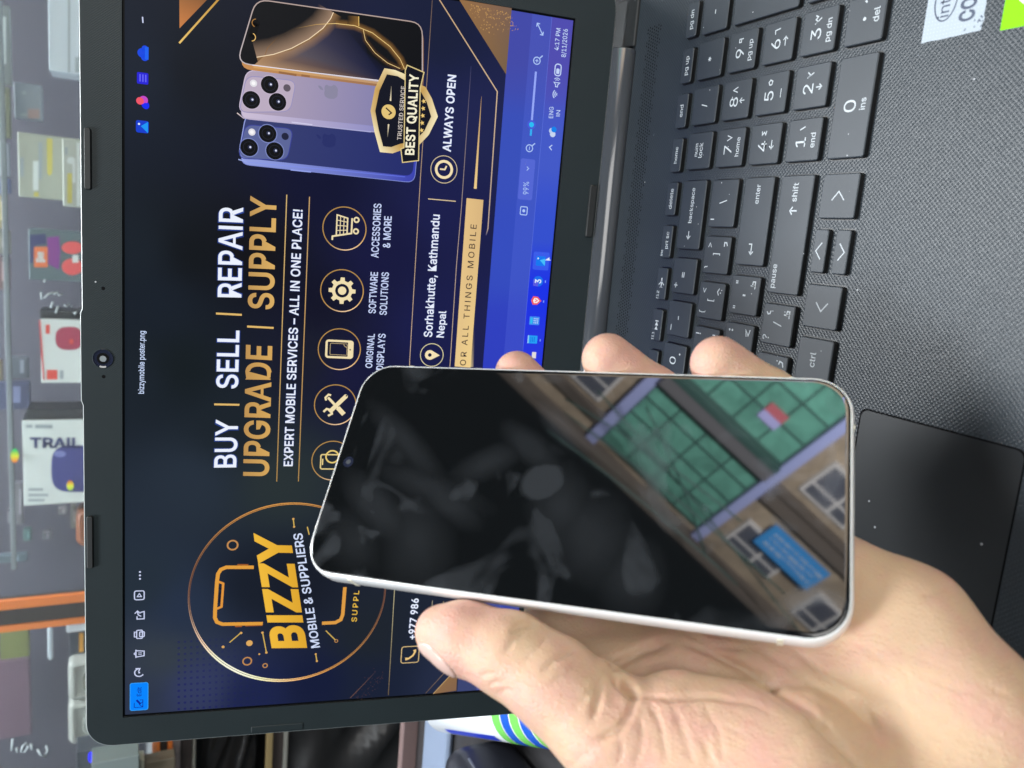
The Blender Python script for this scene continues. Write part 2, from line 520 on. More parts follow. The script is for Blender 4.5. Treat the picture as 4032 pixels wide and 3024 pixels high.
# legends: texts (string, x, y, height, bold) in mm about the key centre and pen strokes (points, width)
V = 0.42
LEG = {
    'f10': dict(t=[('f10', -5.0, 2.0, 1.5, .015)]),
    'f11': dict(t=[('f11', -5.2, 1.6, 1.6, .02)], tri=[[(-2.2, -1.2), (-2.2, 1.2), (-0.4, 0)], [(-0.3, -1.2), (-0.3, 1.2), (1.5, 0)]], s=[([(1.8, -1.2), (1.8, 1.2)], .5)]),
    'f12': dict(t=[('f12', -5.2, 1.6, 1.6, .02)], s=[([(-1.6, 0), (2.6, 0)], .75), ([(-.6, 1.9), (1.0, 0), (-.6, -1.9)], .5), ([(-1.8, .9), (-1.2, 0), (-1.8, -.9)], .35)]),
    'prtsc': dict(t=[('prt sc', 0.6, -.6, 2.0, .025), ('ins', -5.0, 2.2, 1.5, .02)]),
    'delete': dict(t=[('delete', 0, -.2, 2.1, .025)]),
    'home': dict(t=[('home', 0, -.2, 1.9, .025)]),
    'end': dict(t=[('end', 0, -.2, 2.1, .025)]),
    'pgup': dict(t=[('pg up', 0, -.2, 2.1, .025)]),
    'pgdn': dict(t=[('pg dn', 0, -.2, 2.1, .025)]),
    '0': dict(t=[('0', .3, .6, 3.6, 0), ('.', 3.6, -3.8, 3.0, .03), (')', -4.8, 4.9, 2.6, 0)]),
    'minus': dict(t=[('-', .4, .2, 3.6, .02)], s=[([(-5.4, 4.6), (-2.8, 4.6)], V)]),
    'equal': dict(t=[('=', .4, .4, 3.6, .02), ('+', -4.3, 4.7, 3.4, .02)]),
    'backspace': dict(t=[('backspace', 4.0, .1, 2.0, .02)], s=[([(-6.8, .1), (-10.2, .1)], .45), ([(-8.8, 1.3), (-10.2, .1), (-8.8, -1.1)], .45)]),
    'rbracket': dict(t=[(']', .3, .1, 3.4, 0), ('}', -5.0, 4.6, 3.2, 0), ('>', 4.0, 4.8, 3.0, 0)], s=[([(3.6, -4.2), (5.2, -4.2), (5.2, -5.4), (3.9, -6.0)], .5)]),
    'lbracket': dict(t=[('[', .3, .1, 3.4, 0), ('{', -5.0, 4.6, 3.2, 0), ('<', 4.0, 4.8, 3.0, 0)], s=[([(2.6, -4.4), (4.0, -3.6), (5.4, -4.6)], .5), ([(3.4, -5.4), (3.9, -5.4)], .55), ([(4.6, -6), (5.0, -6)], .5)]),
    'p': dict(t=[('P', 0, .1, 3.2, 0), ('!', 4.6, 5.0, 3.0, .02)], s=[([(5.0, -4.0), (5.0, -5.6)], .5)]),
    'backslash': dict(t=[('\\', .6, .1, 3.6, 0)], s=[([(-6.4, 4.2), (-6.4, 6.4)], V)]),
    'quote': dict(t=[("'", 0, .1, 3.0, .03), ('"', -5.0, 4.9, 3.2, .02), ('"', 4.9, 4.9, 3.2, .02)], s=[([(2.8, -5.2), (5.6, -5.2), (5.6, -4.0), (4.2, -3.8), (4.0, -5.2)], .5), ([(4.0, -5.0), (4.0, -2.8)], .5)]),
    'semicolon': dict(t=[(':', 4.6, 4.9, 3.0, .03)], s=[([(3.0, -4.0), (5.6, -3.4), (3.4, -5.0), (5.8, -5.8)], .5)]),
    'enter': dict(t=[('enter', 10.4, -.1, 2.1, .02)], s=[([(-8.6, 1.2), (-8.6, -.4), (-12.6, -.4)], .45), ([(-11.4, .7), (-12.6, -.4), (-11.4, -1.5)], .45)]),
    'slash': dict(t=[('/', .3, .1, 3.6, 0), ('?', -5.2, 4.8, 3.2, 0)], s=[([(4.4, 5.9), (3.5, 5.2), (3.8, 4.2), (4.9, 3.9)], .5), ([(4.6, 3.0), (5.0, 3.0)], .55), ([(2.8, -5.4), (5.4, -5.4), (5.4, -4.2), (4.2, -4.0), (4.0, -5.4)], .5), ([(4.0, -5.2), (4.0, -2.8)], .5), ([(5.0, -3.0), (5.3, -3.0)], .5)]),
    'period': dict(s=[([(4.4, -3.6), (5.6, -4.0), (5.2, -5.4), (3.6, -5.8)], .5), ([(5.4, -2.6), (5.8, -2.6)], .55)]),
    'shift': dict(t=[('shift', 15.4, .1, 2.3, .02), ('pause', -15.2, 5.0, 2.2, .02)], s=[([(8.8, -1.6), (8.8, 1.6)], .5), ([(7.4, .5), (8.8, 1.7), (10.2, .5)], .5)]),
    'ctrl': dict(t=[('ctrl', 0, .2, 2.4, .02)]),
    'left': dict(s=[([(1.4, 2.6), (-1.6, 0), (1.4, -2.6)], .38)]),
    'right': dict(s=[([(-1.4, 2.6), (1.6, 0), (-1.4, -2.6)], .38)]),
    'up': dict(s=[([(-2.9, -.9), (0, 1.5), (2.9, -.9)], .36)]),
    'down': dict(s=[([(-2.9, .9), (0, -1.5), (2.9, .9)], .36)]),
    'numlock': dict(t=[('num', .4, 1.6, 1.9, .02), ('lock', .2, -1.4, 2.2, .02)]),
    'divide': dict(t=[('/', 0, .1, 3.0, .01)]),
    'multiply': dict(t=[('*', 0, .1, 3.2, .02)]),
    'subtract': dict(t=[('-', .4, .1, 3.6, .01)]),
    'n7': dict(t=[('7', -.8, 1.2, 4.0, -.012), ('home', 0, -4.6, 2.0, .02)], s=[([(2.8, 2.2), (3.8, -.4), (4.8, 2.2)], V)]),
    'n8': dict(t=[('8', -.8, 1.2, 4.0, -.012)], s=[([(2.8, -.4), (3.8, 2.2), (4.8, -.4)], V), ([(-.6, -4.8), (-.6, -2.4)], .4), ([(-1.6, -3.4), (-.6, -2.3), (.4, -3.4)], .4)]),
    'n9': dict(t=[('9', -.8, 1.2, 4.0, -.012), ('pg up', -.4, -4.6, 2.1, .02)], s=[([(4.6, 0), (4.6, 2.2), (3.4, 2.2), (3.4, 1.1), (4.6, 1.1)], V)]),
    'n4': dict(t=[('4', -.8, 1.2, 4.0, -.012)], s=[([(4.8, 2.1), (3.4, 1.9), (4.4, .9), (3.4, .1), (4.8, -.2)], V), ([(1.2, -3.6), (-2.0, -3.6)], .4), ([(-.9, -2.5), (-2.0, -3.6), (-.9, -4.7)], .4)]),
    'n5': dict(t=[('5', -.8, 1.2, 4.0, -.012)], s=[([(3.2, .4), (3.2, 1.5), (4.2, 2.0), (5.0, 1.2), (4.4, .1), (3.2, .4)], V), ([(-2.0, -4.8), (1.2, -4.8)], .3)]),
    'n6': dict(t=[('6', -.8, 1.2, 4.0, -.012)], s=[([(2.8, 2.0), (4.2, 2.2), (4.6, -.4)], V), ([(-2.0, -3.6), (1.2, -3.6)], .4), ([(.1, -2.5), (1.2, -3.6), (.1, -4.7)], .4)]),
    'n1': dict(t=[('1', -.8, 1.2, 4.0, -.012), ('end', -.4, -4.6, 2.1, .02)], s=[([(3.6, 2.2), (4.6, -.2)], V)]),
    'n2': dict(t=[('2', -.8, 1.2, 4.0, -.012)], s=[([(3.0, 2.2), (4.0, .9), (5.0, 2.2)], V), ([(3.2, 1.9), (4.6, -.6)], V), ([(-.6, -2.4), (-.6, -4.8)], .4), ([(-1.6, -3.8), (-.6, -4.9), (.4, -3.8)], .4)]),
    'n3': dict(t=[('3', -.8, 1.2, 4.0, -.012), ('pg dn', -.4, -4.6, 2.1, .02)], s=[([(2.6, 2.2), (3.5, 1.1), (4.2, 2.0), (5.0, 1.1), (5.6, 2.2)], V), ([(2.8, 1.9), (4.4, -.6)], V)]),
    'n0': dict(t=[('0', .4, .9, 4.2, -.012), ('ins', .6, -4.6, 2.1, .02)]),
    'ndel': dict(t=[('.', .2, .2, 3.6, .04), ('del', .8, -4.6, 2.2, .02)], s=[([(6.0, .9), (5.4, .1)], .6)]),
    'plus': dict(t=[('+', 0, .1, 3.6, .01)]),
}


def flat_text(mb, s, cx, cy, h, bold, z, mat=0, spacing=1.0, wide=1.0):
    """centred lettering on the XY plane, h is the height of a capital"""
    v, f = text_mesh(s, min(bold, 0.006) if bold < .03 else bold, spacing)
    if not len(v): return
    if s.isdigit():
        h, wide, bold = h * 1.14, 1.16, 0.0
    elif s.islower() and len(s) > 1:
        h *= 1.06
    k = h / CAP
    mx = (v[:, 0].min() + v[:, 0].max()) / 2
    xh = XHT / 2 if s.islower() else CAP / 2
    if s in '-=+*.:;\'"': xh = (v[:, 1].min() + v[:, 1].max()) / 2
    mb.add([((x - mx) * k * wide + cx, (y - xh) * k + cy, z) for x, y in v], f, None, mat)


def flat_stroke(mb, pts, w, z, mat=0, loc=(0, 0)):
    pts = [np.array(p, float) + np.array(loc) for p in pts]
    L, R = [], []
    for i, p in enumerate(pts):
        d0 = pts[i] - pts[i - 1] if i else pts[1] - pts[0]
        d1 = pts[i + 1] - pts[i] if i < len(pts) - 1 else d0
        d0 = d0 / np.linalg.norm(d0); d1 = d1 / np.linalg.norm(d1)
        t = d0 + d1; t = t / (np.linalg.norm(t) + 1e-9)
        n = np.array([-t[1], t[0]])
        k = w / 2 / max(0.5, abs(n @ np.array([-d1[1], d1[0]])))
        e = 0
        L.append(p + n * k); R.append(p - n * k)
    v = [(q[0], q[1], z) for q in L] + [(q[0], q[1], z) for q in R]
    n = len(pts)
    mb.add(v, [(n + i, n + i + 1, i + 1, i) for i in range(n - 1)], None, mat)


for cx, cy, w_, h_, nm in rows:
    mb = MB()
    j = random.uniform(-.06, .06)
    rings = []
    for ins, z in ((-0.10, DECK - 0.4), (-0.10, DECK + 0.3), (0.0, -0.35), (0.12, -0.08), (0.35, 0.0)):
        rings.append([(x, y, z + j) for x, y in rr(cx, cy, w_ - 2 * ins, h_ - 2 * ins, max(0.35, 0.95 - ins), 4)])
    mb.loft(rings[:3], mat=1, cap0=False, cap1=False)
    mb.loft(rings[2:], mat=0, cap0=False)
    # dark slot round the key in the deck
    g0 = rr(cx, cy, w_ + 0.2, h_ + 0.2, 0.95, 4); g1 = rr(cx, cy, w_ + 1.0, h_ + 1.0, 1.4, 4)
    mb.loft([[(x, y, DECK + 0.03) for x, y in g0], [(x, y, DECK + 0.025) for x, y in g1]], mat=1, cap0=False, cap1=False, smooth=False)
    ko = part(mb, 'key', [MT['key'], MT['key_side']])
    fix_normals(ko)
    if nm in LEG:
        lg = MB(); z = 0.03 + j
        for s, x, y, hh, bo in LEG[nm].get('t', ()):
            flat_text(lg, s, cx + x, cy + y, hh, bo, z)
        for pts, ww in LEG[nm].get('s', ()):
            flat_stroke(lg, pts, ww, z, loc=(cx, cy))
        for tri in LEG[nm].get('tri', ()):
            lg.add([(cx + x, cy + y, z) for x, y in tri], [(0, 1, 2)])
        sub(lg, 'key_legend', MT['legend'], ko)

# ---- stickers
MT['sticker_silver'] = mat('silver_foil', (0.3, 0.36, 0.42), 0.5, metallic=0.0, spec=0.3)
m = MT['sticker_silver']
co = obj_coords(m)
vo = N(m, 'ShaderNodeTexVoronoi', Scale=900.0, Randomness=0.0); LK(m, co, vo.inputs['Vector'])
LK(m, mixc(m, math_node(m, 'LESS_THAN', vo.outputs['Distance'], 0.33), (0.34, 0.39, 0.44), (0.46, 0.51, 0.56)), bsdf(m).inputs['Base Color'])
MT['sticker_ink'] = mat('blue_grey_ink', (0.025, 0.04, 0.08), 0.45)
MT['sticker_green'] = mat('lime_green_vinyl', (0.20, 0.60, 0.004), 0.6, spec=0.15)
MT['sticker_white'] = mat('worn_paper_white', (0.8, 0.8, 0.8), 0.6)
sx, sy, sw, sh = 137.4, -98.6, 26.0, 19.6
mb = MB()
# worn lower and left edges
bl = [(sx + 0.0, sy), (sx + sw, sy), (sx + sw, sy - sh)]
for k in range(20):
    t = k / 19
    bl.append((sx + sw - t * (sw - 0.6), sy - sh + random.uniform(-.15, .5) * (1 if 0.4 < t else .3)))
for k in range(6):
    bl.append((sx + random.uniform(0, .35), sy - sh + 1 + k * 3.2))
mb.add([(x, y, DECK + 0.06) for x, y in bl], [tuple(range(len(bl)))[::-1]])
st = part(mb, 'processor_sticker', [MT['sticker_silver']], label='worn silver processor sticker on the palm rest')
mb = MB()
flat_text(mb, 'intel', sx + 11.2, sy - 6.5, 3.3, .008, DECK + 0.09, wide=1.02)
el = [(sx + 11.4 + 6.0 * math.cos(a), sy - 6.3 + 3.6 * math.sin(a)) for a in [math.radians(5 + 350 * i / 40) for i in range(41)]]
flat_stroke(mb, el, .45, DECK + 0.09)
flat_text(mb, 'CORE', sx + 10.0, sy - 13.9, 4.5, .03, DECK + 0.09, wide=.72)
for k in range(9):
    x, y = sx + random.uniform(1, 6), sy - sh + random.uniform(.4, 6)
    flat_stroke(mb, [(x, y), (x + random.uniform(.3, .9), y + random.uniform(-.5, .5))], .35, DECK + 0.09)
sub(mb, 'sticker_lettering', MT['sticker_ink'], st)
mb = MB()
gx, gy = 136.5, -123.6
mb.add([(x, y, DECK + 0.06) for x, y in ((gx, gy), (gx, gy - 20), (gx + 26, gy - 20), (gx + 26, gy))], [(0, 1, 2, 3)])
st = part(mb, 'graphics_sticker', [MT['sticker_green']], label='lime green graphics sticker on the palm rest')
mb = MB()
el = [(gx + 14 + 8.0 * math.cos(a), gy - 8 + 5.4 * math.sin(a)) for a in [math.radians(40 + 280 * i / 30) for i in range(31)]]
flat_stroke(mb, el, 1.5, DECK + 0.09)
el = [(gx + 14 + 3.0 * math.cos(a), gy - 8 + 2.2 * math.sin(a)) for a in [math.radians(40 + 320 * i / 24) for i in range(25)]]
flat_stroke(mb, el, 1.3, DECK + 0.09)
sub(mb, 'sticker_emblem', MT['sticker_white'], st)

# ---- lid
LU0, LU1, LV0, LV1, BW = -15.6, 359.8, -17.0, 214.6, 0.9


def lid_out(ins, w, bump=True):
    """outline of the lid at inset ins, with the shallow swelling over the webcam"""
    pts = []
    r = 12.0 - ins
    for (cu, cv, a0) in ((LU1 - 12, LV1 - 4, 0), (LU0 + 12, LV1 - 4, 90), (LU0 + 12, LV0 + 12, 180), (LU1 - 12, LV0 + 12, 270)):
        rx = ry = r
        if cv > 100: ry = 4.0 - ins
        for k in range(9):
            a = math.radians(a0 + 90 * k / 8)
            pts.append((cu + rx * math.cos(a), cv + ry * math.sin(a)))
        if a0 == 180 and bump:
            for u, dv in ((152.4, 0), (154.4, -0.75), (193.2, -0.75), (195.2, 0)):
                pts.append((u, LV0 + ins + dv))
    return [lid(u, v, w) for u, v in pts]


mb = MB()
mb.loft([lid_out(1.2, -6.4), lid_out(0.2, -5.2), lid_out(0, -1.2)], mat=1, cap1=False)
mb.loft([lid_out(0, -1.2), lid_out(0.15, BW - 0.25), lid_out(0.5, BW)], mat=2, cap0=False, cap1=False)
# front frame between the outline and the display opening
inner = []
for (cu, cv, a0) in ((344.2 + .9, 193.6 + .9, 0), (-.9, 193.6 + .9, 90), (-.9, -.9, 180), (344.2 + .9, -.9, 270)):
    for k in range(9): inner.append((cu, cv))
    if a0 == 180:
        for u in (152.4, 154.4, 193.2, 195.2): inner.append((u, cv))
r0 = lid_out(0.5, BW); r1 = [lid(u, v, BW) for u, v in inner]; r2 = [lid(u, v, -0.5) for u, v in inner]
mb.loft([r0, r1], mat=0, cap0=False, cap1=False, smooth=False)
mb.loft([r1, r2], mat=3, cap0=False, cap1=False, smooth=False)
bez = part(mb, 'lid', [MT['bezel'], MT['bezel'], MT['rim'], MT['rubber']])


def lid_bar(mb, u, v, du, dv, hgt, r, mat=0):
    rings = []
    for ins, w in ((0, BW - .2), (0, BW + hgt * .6), (min(du, dv) * .12, BW + hgt)):
        rings.append([lid(a, b_, w) for a, b_ in rr(u, v, du - 2 * ins, dv - 2 * ins, max(.1, r - ins), 4)][::-1])
    mb.loft(rings, mat=mat)


for (u, v, du, dv) in ((258.3, -13.9, 25, 2.6), (88.6, -14.3, 25, 2.6), (257.5, 211.4, 25.2, 3.6), (88, 211.4, 25.2, 3.6)):
    mb = MB(); lid_bar(mb, u, v, du, dv, 1.3, 0.8)
    sub(mb, 'rubber_bumper', MT['rubber'], bez)
for u, v in ((-12.6, 70.8), (356.6, 70.8)):
    mb = MB(); lid_bar(mb, u, v, 3.4, 25.4, 0.35, 0.6)
    sub(mb, 'edge_pad', MT['bezel'], bez)
mb = MB()


def disc(mb, u, v, r, w, mat, n=28, r0=None, w0=None):
    o = [lid(u + r * math.cos(a), v - r * math.sin(a), w) for a in [i * 2 * math.pi / n for i in range(n)]]
    if r0 is None:
        mb.add(o, [tuple(range(n))], None, mat)
    else:
        i_ = [lid(u + r0 * math.cos(a), v - r0 * math.sin(a), w0) for a in [i * 2 * math.pi / n for i in range(n)]]
        mb.add(o + i_, [(k, (k + 1) % n, n + (k + 1) % n, n + k) for k in range(n)], None, mat, True)


disc(mb, 173.7, -8.6, 4.4, BW + .05, 0, r0=4.1, w0=BW + .35)
disc(mb, 173.7, -8.6, 4.1, BW + .35, 1, r0=3.4, w0=BW + .1)
disc(mb, 173.7, -8.6, 3.4, BW + .10, 1)
disc(mb, 173.7, -8.6, 2.5, BW + .13, 3)
disc(mb, 173.6, -8.6, 1.35, BW + .16, 2)
sub(mb, 'webcam', [MT['bezel'], MT['lens'], MT['lens_core'], MT['hole']], bez)
for u in (204.5, 165.6):
    mb = MB(); disc(mb, u, -8.4, .75, BW + .05, 0)
    sub(mb, 'microphone_hole', MT['hole'], bez)


# ================================================================== WHAT THE DISPLAY SHOWS
LAYER = 0.02     # mm between layers of the picture


class Art(MB):
    def poly(self, pts, col, layer, alpha=None):
        """pts are display mm (u, v)"""
        v = [lid(u, w_, layer * LAYER) for u, w_ in pts]
        # always facing out of the glass
        a = 0
        for i in range(len(pts)):
            x0, y0 = pts[i]; x1, y1 = pts[(i + 1) % len(pts)]
            a += x0 * y1 - x1 * y0
        f = tuple(range(len(pts)))
        self.add(v, [f if a < 0 else f[::-1]], col)

    def strip(self, L, R, cl, cr, layer):
        n = len(L)
        v = [lid(u, w_, layer * LAYER) for u, w_ in list(L) + list(R)]
        c = (cl if isinstance(cl, list) else [cl] * n) + (cr if isinstance(cr, list) else [cr] * n)
        self.add(v, [(i, i + 1, n + i + 1, n + i) for i in range(n - 1)], c)

    def line(self, pts, w, col, layer, closed=False, cols=None, ws=None):
        pts = [np.array(p, float) for p in pts]
        n = len(pts)
        L, R = [], []
        for i in range(n):
            if closed:
                d0 = pts[i] - pts[i - 1]; d1 = pts[(i + 1) % n] - pts[i]
            else:
                d0 = pts[i] - pts[i - 1] if i else pts[1] - pts[0]
                d1 = pts[i + 1] - pts[i] if i < n - 1 else d0
            d0 = d0 / (np.linalg.norm(d0) + 1e-9); d1 = d1 / (np.linalg.norm(d1) + 1e-9)
            t = d0 + d1; t = t / (np.linalg.norm(t) + 1e-9)
            nn = np.array([-t[1], t[0]])
            k = (ws[i] if ws else w) / 2 / max(0.45, abs(nn @ np.array([-d1[1], d1[0]])))
            L.append(pts[i] + nn * k); R.append(pts[i] - nn * k)
        c = cols or [col] * n
        if closed:
            L.append(L[0]); R.append(R[0]); c = c + [c[0]]
        self.strip(L, R, c, c, layer)

    def glow(self, pts, w, col, layer, side=0, a0=0.9):
        """soft light beside a line on one side or both: opaque at the line, clear at the rim"""
        pts = [np.array(p, float) for p in pts]
        n = len(pts)
        c1 = [(col[0], col[1], col[2], a0)] * n; c0 = [(col[0], col[1], col[2], 0.0)] * n
        for sgn in ((1, -1) if side == 0 else (side,)):
            q = []
            for i in range(n):
                t = pts[min(i + 1, n - 1)] - pts[max(i - 1, 0)]
                t = t / (np.linalg.norm(t) + 1e-9)
                q.append(pts[i] + np.array([-t[1], t[0]]) * w * sgn)
            self.strip(pts, q, c1, c0, layer)

    def circle(self, c, r, w, col, layer, n=48, cols=None):
        pts = [(c[0] + r * math.cos(2 * math.pi * i / n), c[1] + r * math.sin(2 * math.pi * i / n)) for i in range(n)]
        self.line(pts, w, col, layer, True, cols)

    def disc(self, c, r, col, layer, n=28, rim=None):
        pts = [(c[0] + r * math.cos(2 * math.pi * i / n), c[1] + r * math.sin(2 * math.pi * i / n)) for i in range(n)]
        if rim is None:
            self.poly(pts, col, layer)
        else:
            v = [lid(u, w_, layer * LAYER) for u, w_ in pts + [tuple(c)]]
            self.add(v, [(i, (i + 1) % n, n) for i in range(n)], [rim] * n + [col])

    def rbox(self, u0, v0, u1, v1, r, col, layer, w=None):
        pts = rr((u0 + u1) / 2, (v0 + v1) / 2, abs(u1 - u0), abs(v1 - v0), r, 4)
        if w: self.line(pts, w, col, layer, True)
        else: self.poly(pts, col, layer)

    def text(self, s, BL, BR, TL, col, layer, bold=0.02, spacing=1.0, grad=None, italic=0.0):
        """lettering set from the baseline's left end BL to its right end BR, TL the top of the first capital"""
        if col is WHITE and grad is None and layer < 6:
            self.text(s, BL, BR, TL, srgb(70, 110, 230, .30), layer - 1, bold + .022, spacing, (0, 0, 0, 0), italic)
            grad = None
        if grad == (0, 0, 0, 0): grad = None
        v, f = text_mesh(s, bold, spacing)
        x0, x1 = v[:, 0].min(), v[:, 0].max()
        BL, BR, TL = np.array(BL), np.array(BR), np.array(TL)
        ex = (BR - BL) / (x1 - x0); ey = (TL - BL) / CAP
        P = [BL + ex * (x - x0 + italic * y) + ey * y for x, y in v]
        c = col
        if grad is not None:
            ca, cb = np.array(col), np.array(grad)
            c = [tuple(ca + (cb - ca) * min(1, max(0, y / CAP))) for x, y in v]
        self.add([lid(u, w_, layer * LAYER) for u, w_ in P], f, c)


def Z(x0, y0, s):
    return lambda x, y: D(x0 + x * s, y0 + y * s)


z1, z2, z3 = Z(0, 0, .6028), Z(0, 1000, .603), Z(0, 2000, .6173)
z4, z5, z6, z7 = Z(700, 0, .4973), Z(700, 700, .4822), Z(700, 1400, .4822), Z(700, 2000, .6173)
z8, z9, z10 = Z(1600, 0, .5425), Z(1600, 700, .4823), Z(1500, 2100, .5877)
GOLD, GOLD_L, GOLD_D = srgb(205, 158, 88), srgb(243, 222, 170), srgb(150, 104, 62)
WHITE, ICE = srgb(236, 242, 255), srgb(206, 222, 255)

# ---- picture ground: panel colours, uneven towards its edges, with the grey haze baked in
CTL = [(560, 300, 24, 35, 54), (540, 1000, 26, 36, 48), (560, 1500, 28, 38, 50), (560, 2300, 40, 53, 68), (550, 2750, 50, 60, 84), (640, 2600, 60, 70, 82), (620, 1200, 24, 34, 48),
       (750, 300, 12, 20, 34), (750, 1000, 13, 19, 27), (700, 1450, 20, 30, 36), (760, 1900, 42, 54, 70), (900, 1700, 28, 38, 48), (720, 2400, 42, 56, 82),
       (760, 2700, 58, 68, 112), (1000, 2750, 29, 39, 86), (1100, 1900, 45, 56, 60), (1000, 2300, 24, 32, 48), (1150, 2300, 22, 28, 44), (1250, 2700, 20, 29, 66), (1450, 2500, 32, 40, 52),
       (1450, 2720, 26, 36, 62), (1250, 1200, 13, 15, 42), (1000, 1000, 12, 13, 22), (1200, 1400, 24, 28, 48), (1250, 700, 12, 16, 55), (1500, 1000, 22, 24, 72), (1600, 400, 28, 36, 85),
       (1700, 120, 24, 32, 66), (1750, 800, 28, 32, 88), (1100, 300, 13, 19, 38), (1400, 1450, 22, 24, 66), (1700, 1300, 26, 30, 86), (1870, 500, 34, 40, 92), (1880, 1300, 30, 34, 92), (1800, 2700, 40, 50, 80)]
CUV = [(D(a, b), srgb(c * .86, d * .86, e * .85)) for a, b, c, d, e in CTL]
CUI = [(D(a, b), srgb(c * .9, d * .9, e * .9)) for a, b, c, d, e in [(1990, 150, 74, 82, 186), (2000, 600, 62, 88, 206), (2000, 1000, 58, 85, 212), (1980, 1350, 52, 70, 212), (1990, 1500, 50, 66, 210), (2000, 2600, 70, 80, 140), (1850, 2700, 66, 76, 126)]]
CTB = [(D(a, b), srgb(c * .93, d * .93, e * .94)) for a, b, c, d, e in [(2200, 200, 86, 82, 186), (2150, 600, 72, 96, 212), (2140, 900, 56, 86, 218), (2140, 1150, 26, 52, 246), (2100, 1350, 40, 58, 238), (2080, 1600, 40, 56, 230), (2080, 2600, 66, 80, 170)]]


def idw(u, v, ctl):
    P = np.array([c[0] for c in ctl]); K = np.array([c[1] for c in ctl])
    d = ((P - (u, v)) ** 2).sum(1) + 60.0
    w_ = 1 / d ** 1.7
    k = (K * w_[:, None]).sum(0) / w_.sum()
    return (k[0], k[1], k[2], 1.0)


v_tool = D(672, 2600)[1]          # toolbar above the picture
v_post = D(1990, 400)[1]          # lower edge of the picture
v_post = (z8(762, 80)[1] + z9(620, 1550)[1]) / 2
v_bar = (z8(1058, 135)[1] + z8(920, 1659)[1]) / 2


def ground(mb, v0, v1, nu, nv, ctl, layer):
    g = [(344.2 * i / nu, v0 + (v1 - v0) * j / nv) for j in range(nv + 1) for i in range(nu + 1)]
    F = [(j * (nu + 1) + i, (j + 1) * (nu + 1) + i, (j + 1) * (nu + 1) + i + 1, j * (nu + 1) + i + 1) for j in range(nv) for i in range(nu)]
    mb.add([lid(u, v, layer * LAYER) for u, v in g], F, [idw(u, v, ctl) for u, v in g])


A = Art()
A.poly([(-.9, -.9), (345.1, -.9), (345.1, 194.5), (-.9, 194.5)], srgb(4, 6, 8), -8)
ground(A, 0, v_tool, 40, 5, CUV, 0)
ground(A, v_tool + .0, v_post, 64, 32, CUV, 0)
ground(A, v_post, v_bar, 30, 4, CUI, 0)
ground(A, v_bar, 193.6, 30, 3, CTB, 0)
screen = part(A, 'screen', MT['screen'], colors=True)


def show(art, name):
    return sub(art, name, MT['screen'], screen, colors=True)


# ---- headings
A = Art()
A.text('BUY', z6(473, 913), z6(490, 522), z6(300, 915), WHITE, 3, .012)
A.text('SELL', z6(487, 270), z5(500, 1248), z6(318, 268), WHITE, 3, .012)
A.text('REPAIR', z5(515, 978), z5(530, 243), z5(330, 974), WHITE, 3, .012)
for a, b in ((z6(297, 398), z6(503, 402)), (z5(312, 1108), z5(523, 1119)), (z5(566, 1214), z5(783, 1226))):
    A.line([a, b], .9, srgb(226, 184, 108), 3)
A.text('UPGRADE', z6(736, 985), z5(765, 1374), z6(541, 982), srgb(212, 166, 92), 3, .019, grad=srgb(190, 146, 84))
A.text('SUPPLY', z5(776, 1076), z5(800, 160), z5(580, 1070), srgb(218, 174, 100), 3, .019, grad=srgb(192, 150, 88))
A.text('EXPERT MOBILE SERVICES – ALL IN ONE PLACE!', z6(936, 903), z5(1018, 262), z6(866, 903), WHITE, 3, .014)
show(A, 'poster_heading')
A = Art()
for a, b, c0, c1 in ((z6(808, 1028), z5(890, 138), srgb(180, 140, 80), srgb(220, 185, 120)), (z6(985, 1028), z5(1076, 155), srgb(180, 140, 80), srgb(205, 165, 110))):
    A.line([a, b], .42, None, 3, cols=[c0, c1])
ln = [D(1529, 2737), z7(1380, 560), z6(1893, 80), z5(1893, 1500), z5(1980, 20), z8(188, 2)]
A.line(ln, .3, None, 3, cols=[srgb(120, 100, 70), srgb(200, 190, 150), srgb(210, 180, 140), srgb(205, 175, 150), srgb(190, 160, 130), srgb(110, 90, 80)])
A.line([z9(355, 1545), z9(410, 700), z8(400, 1500), z8(470, 480)], .3, None, 3, cols=[srgb(205, 180, 150), srgb(190, 165, 150), srgb(170, 150, 140), srgb(50, 55, 95)])
A.line([z10(345, 450), z10(315, 860)], .3, None, 3, cols=[srgb(180, 170, 140), srgb(60, 62, 80)])
A.line([z10(418, 455), z10(485, 868), z10(300, 1070)], .3, None, 3, cols=[srgb(180, 160, 120), srgb(150, 130, 110), srgb(120, 95, 75)])
A.line([z8(235, -10), z8(660, 665), z8(592, 1659), z9(650, 470)], .5, None, 3, cols=[srgb(205, 170, 130), srgb(215, 185, 150), srgb(190, 165, 150), srgb(60, 62, 110)])
A.line([z9(177, 172), z9(403, 192)], .4, srgb(225, 200, 160), 3)
A.line([z8(545, 700), z8(500, 1370)], .3, None, 3, cols=[srgb(190, 150, 100), srgb(240, 205, 140)], ws=[.12, 1.35])
